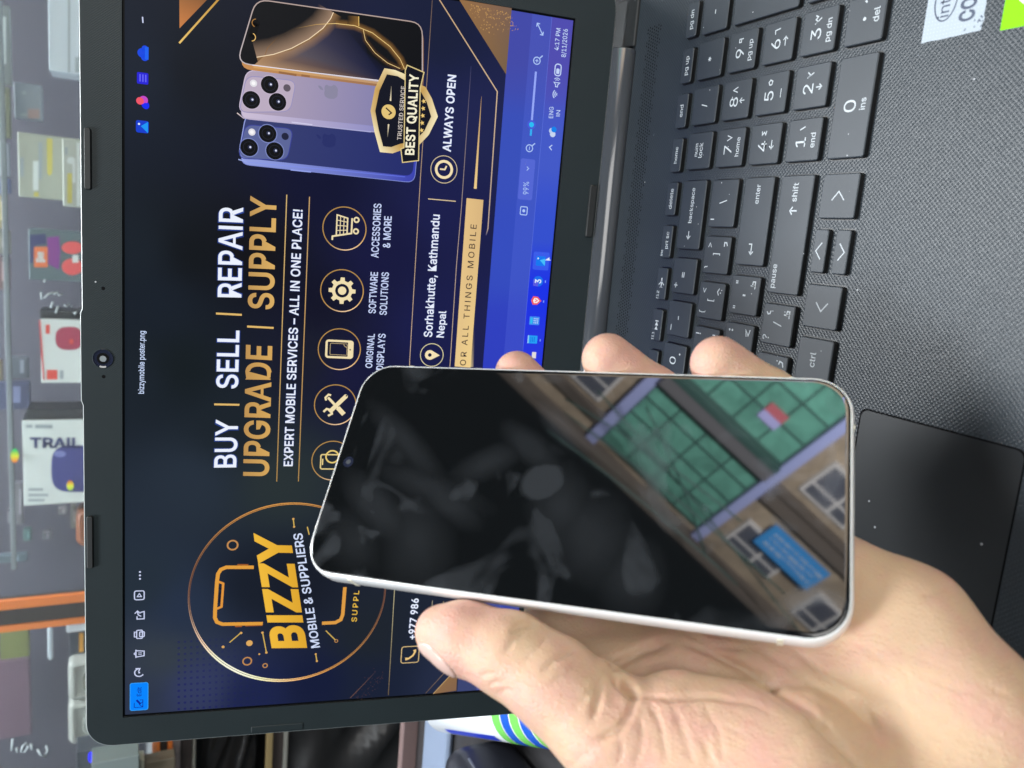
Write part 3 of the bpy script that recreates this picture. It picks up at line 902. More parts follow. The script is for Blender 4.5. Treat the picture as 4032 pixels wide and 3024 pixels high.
# corner wedges
A.poly([z8(388, 5), z8(380, -40), z8(768, 20), z8(763, 82), z8(724, 541)], [srgb(150, 110, 70), srgb(150, 110, 70), srgb(128, 100, 82), srgb(122, 96, 82), srgb(120, 95, 70)], 2)
for k in range(150):
    t, s = random.random(), random.random() ** 1.5
    P0, P1, P2 = np.array(z8(430, 25)), np.array(z8(745, 95)), np.array(z8(600, 300))
    q = P0 + (P1 - P0) * t * (1 - .0) + (P2 - P0) * s * .9 * (1 - t * .5)
    A.disc(q, random.uniform(.12, .32), srgb(196, 150, 90, .8), 3, 6)
A.poly([z10(512, 900), z10(505, 1054), z10(352, 1075)], [srgb(140, 105, 70), srgb(130, 98, 75), srgb(140, 106, 74)], 2)
A.line([z10(512, 900), z10(350, 1075)], .35, srgb(200, 165, 110), 3)
A.poly([z4(12, -60), z4(240, -10), z4(226, 4), z4(14, 224)], [srgb(150, 100, 58), srgb(120, 78, 46), srgb(140, 90, 52), srgb(205, 128, 70)], 2)
A.line([z4(345, -30), z4(12, 342)], .75, None, 3, cols=[srgb(196, 146, 60), srgb(236, 196, 110)])
A.line([z7(1100, 1212), z7(1190, 1120), z7(1265, 1040)], .3, None, 3, cols=[srgb(120, 85, 70), srgb(105, 75, 65), srgb(40, 40, 60)])
for k in range(60):
    t = random.random()
    q = np.array(z7(1110 + 150 * t + random.gauss(0, 26) + 30, 1205 - 165 * t + random.gauss(0, 26) + 20))
    A.disc(q, random.uniform(.1, .25), srgb(105, 72, 70, .6), 2, 6)
# dot screen in the lower left corner of the picture
for i in range(18):
    for j in range(12):
        px, py = 704 + i * 24.5, 2792 - j * 24 - i * 1.6
        a = max(0.0, 0.9 - i / 17 * 0.75 - j / 12 * .45)
        if a > .04:
            q = D(px, py); s = .55
            A.poly([(q[0] - s, q[1] - s), (q[0] + s, q[1] - s), (q[0] + s, q[1] + s), (q[0] - s, q[1] + s)], srgb(30, 34, 92, a), 2)
show(A, 'poster_ornament')

# ---- service icons
A = Art()
CIR = [(z5(1362, 415), 'cart'), (z5(1342, 922), 'gear'), (z5(1320, 1400), 'display'), (z6(1287, 402), 'tools'), (z6(1264, 858), 'search')]
for c, k in CIR:
    n = 48
    cols = [tuple(np.array(GOLD) * (0.75 + 0.6 * max(0, math.cos(2 * math.pi * i / n - 2.6)) ** 2) + np.array(ICE) * 0.25 * max(0, math.cos(2 * math.pi * i / n - 2.9)) ** 4) for i in range(n)]
    cols = [(x[0], x[1], x[2], 1) for x in cols]
    A.circle(c, 9.75, .45, None, 3, n, cols)
G = srgb(240, 222, 176)
cu, cv = CIR[0][0]
P = lambda x, y: (cu + x, cv + y)
A.line([P(-5.6, -5.3), P(-3.9, -5.3), P(-1.9, 3.2), P(5.0, 3.2)], .75, G, 4)
A.line([P(-3.5, -3.6), P(5.9, -3.6), P(4.8, 1.2), P(-2.4, 1.2)], .6, G, 4)
for t in (.25, .5, .75):
    A.line([P(-3.5 + 9.4 * t, -3.6), P(-2.4 + 7.2 * t, 1.2)], .35, G, 4)
for y in (-2.0, -.4): A.line([P(-3.2, y), P(5.4, y)], .35, G, 4)
A.circle(P(-.8, 5.2), 1.05, .7, G, 4, 20); A.circle(P(4.4, 5.2), 1.05, .7, G, 4, 20)
cu, cv = CIR[1][0]
gear = []
for k in range(8):
    for da, r in ((-13, 4.7), (-8, 6.2), (8, 6.2), (13, 4.7)):
        a = math.radians(45 * k + da); gear.append((r * math.cos(a), r * math.sin(a)))
inn = [(3.2 * math.cos(math.atan2(y, x)), 3.2 * math.sin(math.atan2(y, x))) for x, y in gear]
A.strip([P(*q) for q in gear + gear[:1]], [P(*q) for q in inn + inn[:1]], G, G, 4)
A.disc(P(0, 0), 1.9, G, 4)
cu, cv = CIR[2][0]
A.rbox(cu - 3.9, cv - 6.0, cu + 3.9, cv + 6.0, .9, G, 4, 1.0)
A.line([P(-3.9, 4.7), P(3.9, 4.7)], 1.6, G, 4)
A.rbox(cu - 2.7, cv - 4.3, cu + 2.7, cv + 3.5, .4, srgb(190, 170, 125), 4, .25)
A.line([P(1.0, 3.4), P(1.5, 2.4), P(2.5, 1.8)], .3, srgb(190, 170, 125), 4)
A.line([P(-1.2, -5.1), P(1.2, -5.1)], .4, srgb(40, 36, 40), 5); A.disc(P(0, 5.0), .35, srgb(40, 36, 40), 5, 10)
cu, cv = CIR[3][0]
A.line([P(-3.6, -2.6), P(4.2, 4.6)], 2.0, G, 4); A.disc(P(4.2, 4.6), 1.05, G, 4, 14); A.disc(P(4.6, 5.0), .4, srgb(20, 24, 36), 5, 10)
A.line([P(-5.5, -3.2), P(-4.4, -1.4), P(-2.6, -1.9), P(-2.1, -4.0), P(-3.6, -5.4)], 1.0, G, 4)
A.line([P(3.5, -3.6), P(-4.4, 4.0)], 1.2, G, 4); A.line([P(-1.4, 1.2), P(-4.6, 4.2)], 2.2, G, 4)
A.line([P(2.0, -4.4), P(3.4, -4.8), P(4.9, -3.4), P(4.6, -2.2)], .9, G, 4)
cu, cv = CIR[4][0]
A.rbox(cu - 4.2, cv - 5.6, cu + 3.0, cv + 5.0, .8, srgb(232, 208, 140), 4, .6)
A.line([P(-2.2, -4.7), P(.9, -4.7)], .6, srgb(232, 208, 140), 4)
A.circle(P(2.0, -.2), 3.0, .7, srgb(236, 206, 120), 5, 30)
LW = srgb(205, 218, 255)
for s, a, b, c in (('ACCESSORIES', z5(1637, 654), z5(1662, 213), z5(1578, 652)), ('& MORE', z5(1733, 572), z5(1746, 315), z5(1675, 570)),
                   ('SOFTWARE', z5(1614, 1108), z5(1634, 771), z5(1557, 1106)), ('SOLUTIONS', z5(1704, 1121), z5(1723, 773), z5(1648, 1119)),
                   ('ORIGINAL', z5(1585, 1554), z5(1608, 1275), z5(1532, 1551)), ('DISPLAYS', z5(1676, 1572), z5(1696, 1275), z5(1620, 1569))):
    A.text(s, a, b, c, LW, 4, .012)
show(A, 'poster_services')

# ---- contact lines
A = Art()
c = z9(208, 1447)
A.circle(c, 5.6, .35, srgb(225, 215, 170), 3); G = srgb(246, 226, 180)
cu, cv = c
pin = [(2.4 * math.cos(math.radians(a)), -1.0 + 2.4 * math.sin(math.radians(a))) for a in range(150, 391, 15)] + [(0, 3.9)]
A.poly([P(*q) for q in pin], G, 4); A.disc(P(0, -1.0), .9, srgb(20, 22, 55), 5, 16)
A.text('Sorhakhutte, Kathmandu', z9(208, 1301), z9(272, 303), z9(143, 1299), WHITE, 4, .012)
A.text('Nepal', z9(304, 1305), z9(325, 1088), z9(246, 1302), WHITE, 4, .012)
c = z8(273, 1230)
A.circle(c, 6.2, .3, srgb(225, 205, 165), 3); A.circle(c, 3.7, 1.2, G, 4, 40); cu, cv = c
A.line([P(0, -1.9), P(0, .4), P(1.7, 1.1)], .7, G, 4)
A.text('ALWAYS OPEN', z8(320, 1103), z8(360, 547), z8(264, 1103), WHITE, 4, .020, italic=.10)
A.text('+977 986', z7(1512, 838), z7(1536, 577), z7(1470, 838), WHITE, 4, .022)
c = z7(1482, 935); cu, cv = c
A.rbox(cu - 4.6, cv - 4.6, cu + 4.6, cv + 4.6, 1.2, srgb(215, 185, 130), 3, .45)
hs = [P(-2.4, -2.4), P(-2.2, -.6), P(-.6, 1.5), P(1.4, 2.5), P(2.6, 2.2)]
A.line(hs, 1.2, srgb(240, 200, 130), 4, ws=[1.7, .9, .9, .9, 1.7])
A.poly([z9(492, 166), z9(629, 181), z9(523, 1550), z9(394, 1540)], [srgb(226, 190, 132), srgb(216, 180, 126), srgb(240, 208, 140), srgb(232, 200, 140)], 3)
A.text('OR ALL THINGS MOBILE', z9(484, 1533), z9(574, 383), z9(437, 1531), srgb(48, 40, 44), 4, .004, spacing=1.3)
A.poly([z9(530, 1200), z9(560, 1200), z9(548, 1545), z9(521, 1545)], [srgb(28, 32, 88, 0), srgb(28, 32, 88, 0), srgb(150, 140, 130, .5), srgb(240, 215, 150, .9)], 2)
show(A, 'poster_contact_lettering')

# ---- round shop logo
A = Art()
PT = [D(742, 2340), D(1160, 1972), D(1115, 2691), D(1512, 2335), D(1405, 2080), D(842, 2560)]
M_ = np.array([[2 * x, 2 * y, 1] for x, y in PT]); q_ = np.linalg.lstsq(M_, np.array([x * x + y * y for x, y in PT]), rcond=None)[0]
LC = (q_[0], q_[1]); LR = math.sqrt(q_[2] + q_[0] ** 2 + q_[1] ** 2)
n = 96
cols, ws, Pc = [], [], []
for i in range(n):
    a = 2 * math.pi * i / n                      # 0 = right, 90 = down
    k = max(0, math.cos(a - math.radians(215))) ** 6
    k2 = max(0, math.cos(a - math.radians(180))) ** 2 + .8 * max(0, math.cos(a - math.radians(-10))) ** 3
    cc = np.array(srgb(120, 82, 66)) * (1 - k2 * .6) + np.array(srgb(228, 160, 70)) * min(1, k2) + np.array(srgb(255, 240, 220)) * k
    cols.append((min(1, cc[0]), min(1, cc[1]), min(1, cc[2]), 1)); ws.append(.85 + .75 * k + .3 * k2)
    Pc.append((LC[0] + LR * math.cos(a), LC[1] + LR * math.sin(a)))
A.line(Pc, 1, None, 3, True, cols, ws)
A.circle(LC, LR - .1, .25, srgb(60, 40, 40), 4, 96)
YG, YL = srgb(222, 158, 38), srgb(248, 208, 84)
A.text('BIZZY', z7(812, 892), z7(703, 165), z7(612, 894), srgb(224, 168, 48), 5, .034, grad=srgb(240, 186, 60))
A.text('MOBILE & SUPPLIERS', z7(906, 888), z7(792, 160), z7(853, 894), srgb(214, 226, 255), 5, .012)
A.text('SUPPL', z7(1140, 726), z7(1157, 527), z7(1108, 725), srgb(232, 186, 70), 5, .012, spacing=1.25)
OR = srgb(226, 158, 62)
A.line([z7(485, 378), z7(310, 378), z7(275, 392), z7(257, 420), z7(250, 470), z7(238, 655), z7(237, 700), z7(250, 728), z7(285, 741), z7(542, 737)], 1.75, OR, 4)
A.line([z7(256, 468), z7(290, 482), z7(279, 630), z7(244, 645)], 1.1, srgb(226, 150, 60), 4)
A.line([z7(270, 540), z7(266, 604)], .8, srgb(20, 22, 40), 5); A.disc(z7(274, 515), .5, srgb(20, 22, 40), 5, 10)
A.line([z7(920, 735), z7(1005, 731), z7(1040, 712), z7(1052, 680), z7(1066, 505)], 1.75, srgb(222, 156, 68), 4)
A.line([z7(365, 755), z7(410, 753)], .8, srgb(160, 90, 40), 4); A.line([z7(430, 752), z7(540, 748)], .5, srgb(160, 90, 40), 4)
A.line([z7(380, 362), z7(450, 362)], .7, srgb(160, 90, 40), 4)
for p_, r, w_ in ((z7(350, 237), 2.3, .75), (z7(443, 977), 2.0, .65), (z7(557, 1005), 1.05, .5), (z7(1011, 848), .75, .35)):
    A.circle(p_, r, w_, srgb(196, 140, 82), 4, 30)
for p_, r in ((z7(457, 862), 1.55), (z7(289, 886), .7), (z7(404, 797), .6), (z7(520, 932), .45), (z7(565, 922), .6), (z7(737, 70), .55), (z7(742, 120), .5), (z7(880, 932), .5), (z7(887, 976), .55), (z7(540, 795), .6)):
    A.disc(p_, r, srgb(222, 170, 96), 4, 16)
for a, b in ((z7(330, 858), z7(400, 798)), (z7(565, 920), z7(541, 795)), (z7(944, 782), z7(1005, 842)), (z7(742, 120), z7(737, 70)), (z7(880, 932), z7(887, 976)), (z7(826, 120), z7(838, 170))):
    A.line([a, b], .5, srgb(215, 180, 90), 4)
show(A, 'poster_logo')

# ---- three phones on the poster
A = Art()


def grow(pts, k):
    c = np.mean(np.array(pts), 0)
    return [tuple(c + (np.array(p) - c) * k) for p in pts]


def quad_round(q, r, n=5):
    """rounded quad, corners given in order"""
    q = [np.array(p, float) for p in q]
    o = []
    for i in range(4):
        p, a, b = q[i], q[i - 1], q[(i + 1) % 4]
        da, db = (a - p), (b - p)
        s = p + da / np.linalg.norm(da) * r; e = p + db / np.linalg.norm(db) * r
        for k in range(n + 1):
            t = k / n
            o.append(tuple((1 - t) ** 2 * s + 2 * t * (1 - t) * p + t * t * e))
    return o


def shade(pts, f):
    return [f(*p) for p in pts]


def lerp(a, b, t):
    t = max(0, min(1, t))
    return tuple(a[i] + (b[i] - a[i]) * t for i in range(4))


# rear dark blue phone (back), middle pale lilac phone (back), front phone (screen side)
def phone_back(tl, tr, br, bl, r, c_top, c_bot, edge_d, edge_l, thick, lens_z, cam, logo, tone, ly):
    body = quad_round([tl, tr, br, bl], r)
    off = np.array(thick)
    side = [tuple(np.array(p) + off) for p in body]
    A.poly(side, shade(side, lambda u, v: lerp(edge_l, edge_d, (v - tl[1]) / 60)), ly)
    A.line(side, .3, None, ly + .5, True, cols=[lerp(edge_l, edge_d, .35)] * len(side))
    A.poly(body, shade(body, lambda u, v: lerp(c_top, c_bot, (v - tl[1]) / (bl[1] - tl[1]))), ly + 1)
    A.line(body, .4, None, ly + 2, True, cols=shade(body, lambda u, v: lerp(edge_l, edge_d, (v - tl[1]) / 70)))
    plate = quad_round(cam, 3.6)
    A.poly(plate, lerp(c_top, edge_l, .25), ly + 2)
    A.line(plate, .35, lerp(c_top, edge_d, .55), ly + 3, True)
    for p in lens_z[:3]:
        A.disc(p, 4.05, lerp(edge_l, c_top, .35), ly + 3, 32)
        A.disc(p, 3.7, srgb(6, 7, 12), ly + 4, 32)
        A.circle(p, 2.4, .35, srgb(26, 28, 40), ly + 5, 28)
        A.disc((p[0] + .2, p[1] + .35), .95, srgb(40, 46, 74), ly + 5, 16)
        A.disc((p[0] + .2, p[1] + .5), .42, srgb(225, 230, 255), ly + 6, 12)
    A.disc(lens_z[3], 1.5, srgb(226, 224, 230), ly + 3, 20); A.disc(lens_z[3], .8, srgb(250, 248, 250), ly + 4, 12)
    A.disc(lens_z[4], 1.55, lerp(srgb(10, 11, 16), c_top, .25), ly + 3, 20)
    lu, lv, ls = logo
    ap = []
    for k in range(40):
        a = 2 * math.pi * k / 40
        x = math.sin(a); y = -math.cos(a)
        rx = 3.1 * (1 + .06 * abs(math.sin(2 * a)))
        yy = y * 3.4
        if y < -.75: yy += .75 * (1 - abs(x) / .66)
        if y > .8: yy -= .45 * (1 - abs(x) / .6)
        xx = x * rx
        bx = xx - 4.1; by = yy + .5
        if bx * bx + by * by < 1.9 ** 2 and xx > 1.6:
            xx = 4.1 - math.sqrt(max(0, 1.9 ** 2 - by * by))
        ap.append((lu + xx * ls, lv + yy * ls))
    A.poly(ap, tone, ly + 3)
    leaf = [(lu + x * ls, lv + y * ls) for x, y in ((.1, -3.3), (.2, -4.4), (1.0, -5.3), (1.9, -5.6), (1.8, -4.6), (1.1, -3.7))]
    A.poly(leaf, tone, ly + 3)


sh = lambda a, dx, dy: (a[0] + dx, a[1] + dy)
phone_back(z4(478, 1250), z4(540, 900), z4(1900, 960), z4(1862, 1400), 4.0, srgb(54, 62, 112), srgb(34, 43, 108), srgb(58, 66, 176), srgb(150, 164, 228), (-2.6, .9),
           [z4(565, 1168), z4(712, 1058), z4(768, 1195), z4(587, 1046), z4(850, 1080)],
           [z4(478, 1255), z4(535, 985), z4(915, 1020), z4(868, 1268)], (*z4(1196, 1110), 1.0), srgb(38, 46, 104), 2)
A.line([z4(893, 1345), z4(1055, 1362)], .5, srgb(150, 165, 240), 5)
A.line([z4(480, 1262), z4(560, 1285), z4(1800, 1400)], .45, None, 5, cols=[srgb(170, 185, 240), srgb(140, 155, 230), srgb(90, 105, 220)])
phone_back(z4(478, 890), z4(545, 552), z4(1860, 700), z4(1830, 1030), 4.0, srgb(180, 164, 184), srgb(118, 118, 170), srgb(120, 124, 190), srgb(206, 192, 214), (-2.4, .8),
           [z4(582, 792), z4(728, 672), z4(790, 808), z4(600, 660), z4(865, 697)],
           [z4(485, 890), z4(545, 600), z4(938, 640), z4(890, 885)], (*z4(1212, 725), 1.0), srgb(138, 134, 160), 10)
A.line([z4(902, 968), z4(1065, 988)], .5, srgb(210, 205, 235), 15)
A.line([z4(470, 895), z4(520, 935), z4(1530, 1045)], .45, None, 15, cols=[srgb(226, 206, 200), srgb(190, 176, 200), srgb(170, 172, 220)])
# front phone
fb = [z4(470, 500), z4(620, -5), z4(1935, 185), z4(1935, 690)]
body = quad_round(fb, 5.2)
side = [(p[0] - 2.2, p[1] + .8) for p in body]
A.poly(side, shade(side, lambda u, v: lerp(srgb(196, 140, 84), srgb(120, 90, 80), (v - body[0][1]) / 90)), 18)
A.poly(body, srgb(10, 12, 18), 19)
A.line(body, .45, None, 25, True, cols=shade(body, lambda u, v: lerp(srgb(196, 186, 190), srgb(170, 130, 96), (u - body[0][0]) / 60)))
A.line([z4(600, 525), z4(1600, 655)], 1.5, None, 20, cols=[srgb(210, 160, 96), srgb(190, 150, 112)])
A.line([z4(590, 518), z4(1610, 640)], .3, srgb(235, 228, 240), 26)
for a, b in ((z4(800, 573), z4(940, 597)), (z4(978, 598), z4(1045, 607))):
    A.line([a, b], .9, srgb(150, 104, 66), 21)
arc1 = [z4(*p) for p in ((625, 455), (760, 432), (900, 385), (1040, 310), (1150, 225), (1210, 150), (1232, 100))]
arc2 = [z4(*p) for p in ((690, 440), (712, 380), (800, 290), (930, 228), (1100, 195), (1250, 188), (1400, 205), (1540, 262), (1680, 370), (1760, 470), (1795, 550))]
arc3 = [z4(*p) for p in ((1432, 132), (1433, 210))]
arc4 = [z4(*p) for p in ((1468, 238), (1485, 320), (1560, 420), (1660, 500), (1760, 545))]
# inside of the discs, lighter towards the arcs
A.poly([z4(690, 440), z4(900, 400), z4(1100, 290), z4(1200, 195), z4(1300, 190), z4(1450, 225), z4(1500, 420), z4(1620, 520), z4(1780, 552), z4(1640, 640), z4(610, 512)],
       [srgb(120, 96, 84), srgb(92, 84, 92), srgb(56, 54, 76), srgb(40, 40, 60), srgb(26, 28, 50), srgb(16, 18, 38), srgb(10, 13, 32), srgb(12, 14, 32), srgb(16, 16, 34), srgb(18, 24, 58), srgb(176, 140, 106)], 20)
A.glow(arc1, 4.0, srgb(190, 145, 96), 22, 1, .55); A.glow(arc1, 7.0, srgb(170, 140, 116), 22, -1, .8)
A.glow(arc2[5:], 2.2, srgb(180, 130, 66), 22, 0, .5); A.glow(arc3, 5, srgb(170, 124, 60), 22, 1, .55); A.glow(arc4, 1.5, srgb(120, 84, 46), 22, 0, .4)
A.line(arc1, .3, srgb(250, 226, 190), 24)
A.line(arc2, .25, None, 24, cols=[srgb(140, 100, 60)] * 2 + [srgb(60, 50, 40)] * 2 + [srgb(190, 150, 90)] + [srgb(248, 214, 140)] * 6)
A.line(arc3, .3, srgb(236, 196, 110), 24); A.line(arc4, .25, srgb(240, 206, 140), 24)
p0_, p1_ = np.array(z4(620, 185)), np.array(z4(585, 295))
A.disc(p0_, 1.75, srgb(2, 2, 3, 0), 23, 24, rim=srgb(2, 2, 3, 0)); A.line([p0_, p1_], 2.9, srgb(2, 2, 3), 24)
A.disc(p0_, 1.45, srgb(2, 2, 3), 24, 24); A.disc(p1_, 1.45, srgb(2, 2, 3), 24, 24)
for c_, a0, cl in ((p0_, 200, srgb(170, 120, 60)), (p1_, 20, srgb(236, 190, 110))):
    A.line([tuple(c_ + 1.6 * np.array((math.cos(math.radians(a0 + t)), math.sin(math.radians(a0 + t))))) for t in range(0, 161, 12)], .35, cl, 25)
show(A, 'poster_phone_picture')

# ---- quality badge
A = Art()
S_out = [z4(*p) for p in ((1635, 542), (1720, 556), (1800, 590), (1850, 640), (1960, 690), (2010, 780), (2058, 925), (1985, 1070), (1890, 1170), (1770, 1190), (1700, 1215), (1600, 1205), (1555, 1040), (1525, 880), (1560, 700))]
S_in = [z4(*p) for p in ((1655, 590), (1740, 605), (1800, 640), (1850, 690), (1925, 730), (1970, 810), (2005, 925), (1950, 1040), (1870, 1120), (1760, 1140), (1690, 1165), (1625, 1160), (1590, 1030), (1562, 880), (1595, 720))]
A.poly(S_in, shade(S_in, lambda u, v: srgb(14, 17, 32)), 28)
c_ = [lerp(srgb(206, 166, 92), srgb(250, 236, 190), .5 + .5 * math.sin(i * 1.25)) for i in range(len(S_out))]
A.strip(S_out + S_out[:1], S_in + S_in[:1], c_ + c_[:1], [lerp(x, srgb(150, 110, 50), .3) for x in c_ + c_[:1]], 28)
band = quad_round([z4(1762, 1290), z4(1762, 1160), z4(1830, 512), z4(1950, 585)], .4)
band = [z4(*p) for p in ((1778, 1287), (1765, 1180), (1790, 1170), (1800, 560), (1815, 518), (1948, 575), (1918, 700), (1905, 1272))]
A.poly(band, srgb(12, 14, 28), 29); A.line(band, .45, srgb(226, 204, 140), 30, True)
A.disc(z4(1668, 887), 3.2, srgb(228, 196, 120), 30); cu, cv = z4(1668, 887)
A.line([P(-1.3, .1), P(-.3, 1.3), P(1.6, -1.3)], .6, srgb(50, 40, 36), 31)
A.line([z4(1683, 800), z4(1690, 682)], .4, None, 30, cols=[srgb(240, 225, 190), srgb(240, 225, 190, .3)], ws=[.7, .1])
A.line([z4(1668, 985), z4(1660, 1085)], .4, None, 30, cols=[srgb(240, 225, 190), srgb(240, 225, 190, .3)], ws=[.7, .1])
A.text('TRUSTED SERVICE', z4(1768, 1110), z4(1800, 685), z4(1736, 1108), srgb(214, 204, 196), 30, .008)
A.text('BEST QUALITY', z4(1868, 1228), z4(1905, 590), z4(1800, 1226), srgb(250, 244, 214), 30, .022)
for x, y in ((1930, 1033), (1934, 975), (1938, 917), (1942, 860), (1946, 803)):
    u, v = z4(x, y); st = []
    for k in range(10):
        a = math.radians(-90 + 36 * k); r = 1.15 if k % 2 == 0 else .5
        st.append((u + r * math.cos(a), v + r * math.sin(a)))
    A.poly(st, srgb(240, 204, 120), 30)
show(A, 'poster_badge')

# ---- window title bar
A = Art()
A.text('bizzymobile poster.png', z2(940, 912), z2(946, 503), z2(903, 912), srgb(205, 222, 255), 3, .010)
IC = srgb(206, 214, 246)
A.line([z1(931, 110), z1(934, 150)], .5, IC, 3)
u, v = z1(935, 350)
for x, y, r in ((-1.5, .6, 1.4), (.2, -.3, 1.9), (2.0, .7, 1.3)): A.disc((u + x, v + y), r, srgb(14, 70, 225), 3, 18)
A.line([(u - 2.2, v + 1.4), (u + 2.8, v + 1.4)], 1.4, srgb(20, 96, 240), 4)
u, v = z1(932, 512); A.rbox(u - 2.3, v - 2.2, u + 2.3, v + 2.2, .5, srgb(34, 30, 215), 3)
for d in (-1, .1, 1.2): A.line([(u - 1.4, v + d), (u + 1.6, v + d)], .5, srgb(100, 100, 245), 4)
u, v = z1(935, 668)
A.disc((u - 1.0, v + .9), 1.5, srgb(20, 26, 235), 3, 18); A.disc((u + .9, v + .2), 1.7, srgb(196, 70, 200), 4, 18); A.disc((u + .4, v - 1.2), 1.5, srgb(240, 84, 104), 5, 18); A.disc((u - 1.4, v + 1.1), 1.3, srgb(16, 40, 240), 6, 18)
u, v = z1(930, 828)
A.rbox(u - 2.5, v - 2.5, u + 2.5, v + 2.5, .8, srgb(14, 60, 205), 3); A.poly([(u - 2.4, v + 2.2), (u + .2, v - .6), (u + 2.2, v + 2.2)], srgb(20, 150, 245), 4); A.disc((u + 1.0, v - 1.3), .45, srgb(225, 240, 255), 4, 10)
for y in (408, 430, 452): A.disc(z3(893, y), .45, IC, 3, 12)
u, v = z3(889, 557); A.rbox(u - 2.2, v - 2.1, u + 2.2, v + 2.1, .8, IC, 3, .5); A.line([(u - .7, v - .9), (u + .9, v), (u - .7, v + .9)], .4, IC, 3, True)
u, v = z3(892, 684); A.line([(u + 1.4, v + .2), (u + 1.8, v + 1.9), (u - 1.9, v + 1.9), (u - 1.9, v - 1.2), (u - .5, v - 1.2)], .5, IC, 3); A.line([(u - .6, v + .6), (u + .2, v - .7), (u + 1.9, v - 1.0)], .5, IC, 3); A.line([(u + .9, v - 2.2), (u + 2.2, v - 1.0), (u + .9, v + .2)], .45, IC, 3)
u, v = z3(888, 806); A.rbox(u - 2.1, v - 1.1, u + 2.1, v + 1.4, .5, IC, 3, .5); A.rbox(u - 1.2, v + .2, u + 1.2, v + 2.2, .3, IC, 4, .5); A.line([(u - 1.2, v - 1.2), (u - 1.2, v - 2.1), (u + 1.2, v - 2.1), (u + 1.2, v - 1.2)], .45, IC, 3)
u, v = z3(889, 929); A.line([(u - 1.6, v - 1.3), (u - 1.2, v + 2.1), (u + 1.2, v + 2.1), (u + 1.6, v - 1.3)], .5, IC, 3); A.line([(u - 2.1, v - 1.5), (u + 2.1, v - 1.5)], .5, IC, 3); A.line([(u - .5, v - 1.7), (u - .3, v - 2.2), (u + .4, v - 2.2), (u + .5, v - 1.7)], .4, IC, 3)
for d in (-.4, .4): A.line([(u + d, v - .4), (u + d, v + 1.1)], .3, IC, 3)
u, v = z3(888, 1050); A.line([(u + 2.0 * math.cos(math.radians(a)), v + 2.0 * math.sin(math.radians(a))) for a in range(120, 371, 12)], .55, IC, 3); A.line([(u + 2.2, v - 1.6), (u + 2.1, v + .3), (u + .5, v - .3)], .5, IC, 3); A.disc((u, v), .45, IC, 3, 10)
a, b = z3(830, 1293), z3(945, 1112)
A.rbox(a[0], a[1], b[0], b[1], .9, srgb(0, 132, 255), 3); A.rbox(a[0], a[1], b[0], b[1], .9, srgb(60, 170, 255), 4, .25)
A.text('Edit', z3(901, 1200), z3(903, 1143), z3(873, 1200), srgb(10, 26, 150), 5, .006)
u, v = z3(884, 1248); A.line([(u + .6, v - 1.9), (u - 1.9, v - 1.9), (u - 1.9, v + 1.9), (u + 1.9, v + 1.9), (u + 1.9, v + .6)], .3, srgb(10, 26, 150), 5); A.line([(u - .3, v + .9), (u + 2.0, v - .9)], .9, srgb(10, 26, 150), 5); A.line([(u - 1.7, v + 1.7), (u - .5, v + .3), (u + .8, v + 1.7)], .3, srgb(10, 26, 150), 5)
show(A, 'title_bar_lettering')

# ---- viewer controls and taskbar
A = Art()
CB = srgb(176, 202, 250)
v_strip = z8(880, 300)[1]
u0 = z9(1000, 1540)[0]
A.poly([(0, v_bar - 9.6), (344.2, v_bar - 9.6), (344.2, v_bar), (0, v_bar)], srgb(96, 118, 235, .16), 2)
A.line([(0, v_bar), (344.2, v_bar)], .2, srgb(112, 134, 240, .55), 3)
u, v = z8(970, 212); A.line([(u - 2.4, v - 1.6 + 3.2), (u + 2.4, v - 1.6)], .45, CB, 4)
A.line([(u + .9, v - 1.7), (u + 2.4, v - 1.6), (u + 2.3, v - .2)], .45, CB, 4); A.line([(u - .9, v + 1.7), (u - 2.4, v + 1.6), (u - 2.3, v + .2)], .45, CB, 4)
for (x, y), pl in (((947, 441), 1), ((893, 1076), 0)):
    u, v = z8(x, y); A.circle((u, v), 1.6, .45, CB, 4, 24); A.line([(u + 1.1, v + 1.1), (u + 2.6, v + 2.6)], .5, CB, 4)
    A.line([(u - .8, v), (u + .8, v)], .35, CB, 4)
    if pl: A.line([(u, v - .8), (u, v + .8)], .35, CB, 4)
a, k, b = z8(940, 520), z8(908, 905), z8(902, 985)
A.line([b, k], 1.0, srgb(50, 176, 245), 4); A.line([k, a], 1.0, srgb(150, 168, 248), 4)
A.disc(k, 2.1, srgb(70, 92, 215), 5, 24); A.disc(k, 1.2, srgb(40, 190, 245), 6, 20)
p4 = [z8(835, 1150), z8(936, 1160), z8(911, 1455), z8(808, 1442)]
us = [p[0] for p in p4]; vs = [p[1] for p in p4]
A.rbox(min(us), min(vs), max(us), max(vs), .9, srgb(112, 128, 240, .34), 3)
A.text('99%', z8(886, 1412), z8(890, 1321), z8(846, 1410), CB, 4, .004)
u, v = z8(880, 1224); A.line([(u - .9, v - .4), (u, v + .5), (u + .9, v - .4)], .35, CB, 4)
u, v = z8(852, 1530); A.rbox(u - 1.9, v - 1.7, u + 1.9, v + 1.7, .5, CB, 4, .45); A.disc((u, v), .75, CB, 4, 14)
TC = srgb(196, 214, 250)
A.text('4:17 PM', z8(1103, 366), z8(1119, 206), z8(1073, 364), TC, 4, .010)
A.text('8/11/2026', z8(1156, 416), z8(1171, 212), z8(1124, 414), TC, 4, .010)
u, v = z8(1100, 508); A.rbox(u - 2.6, v - 1.5, u + 2.6, v + 1.5, 1.2, TC, 4, .5); A.rbox(u - 1.8, v - .8, u + .6, v + .8, .5, TC, 5)
u, v = z8(1092, 600); A.line([(u - 1.9, v - .5), (u - 1.0, v - .5), (u, v - 1.4), (u, v + 1.4), (u - 1.0, v + .5), (u - 1.9, v + .5)], .4, TC, 4, True)
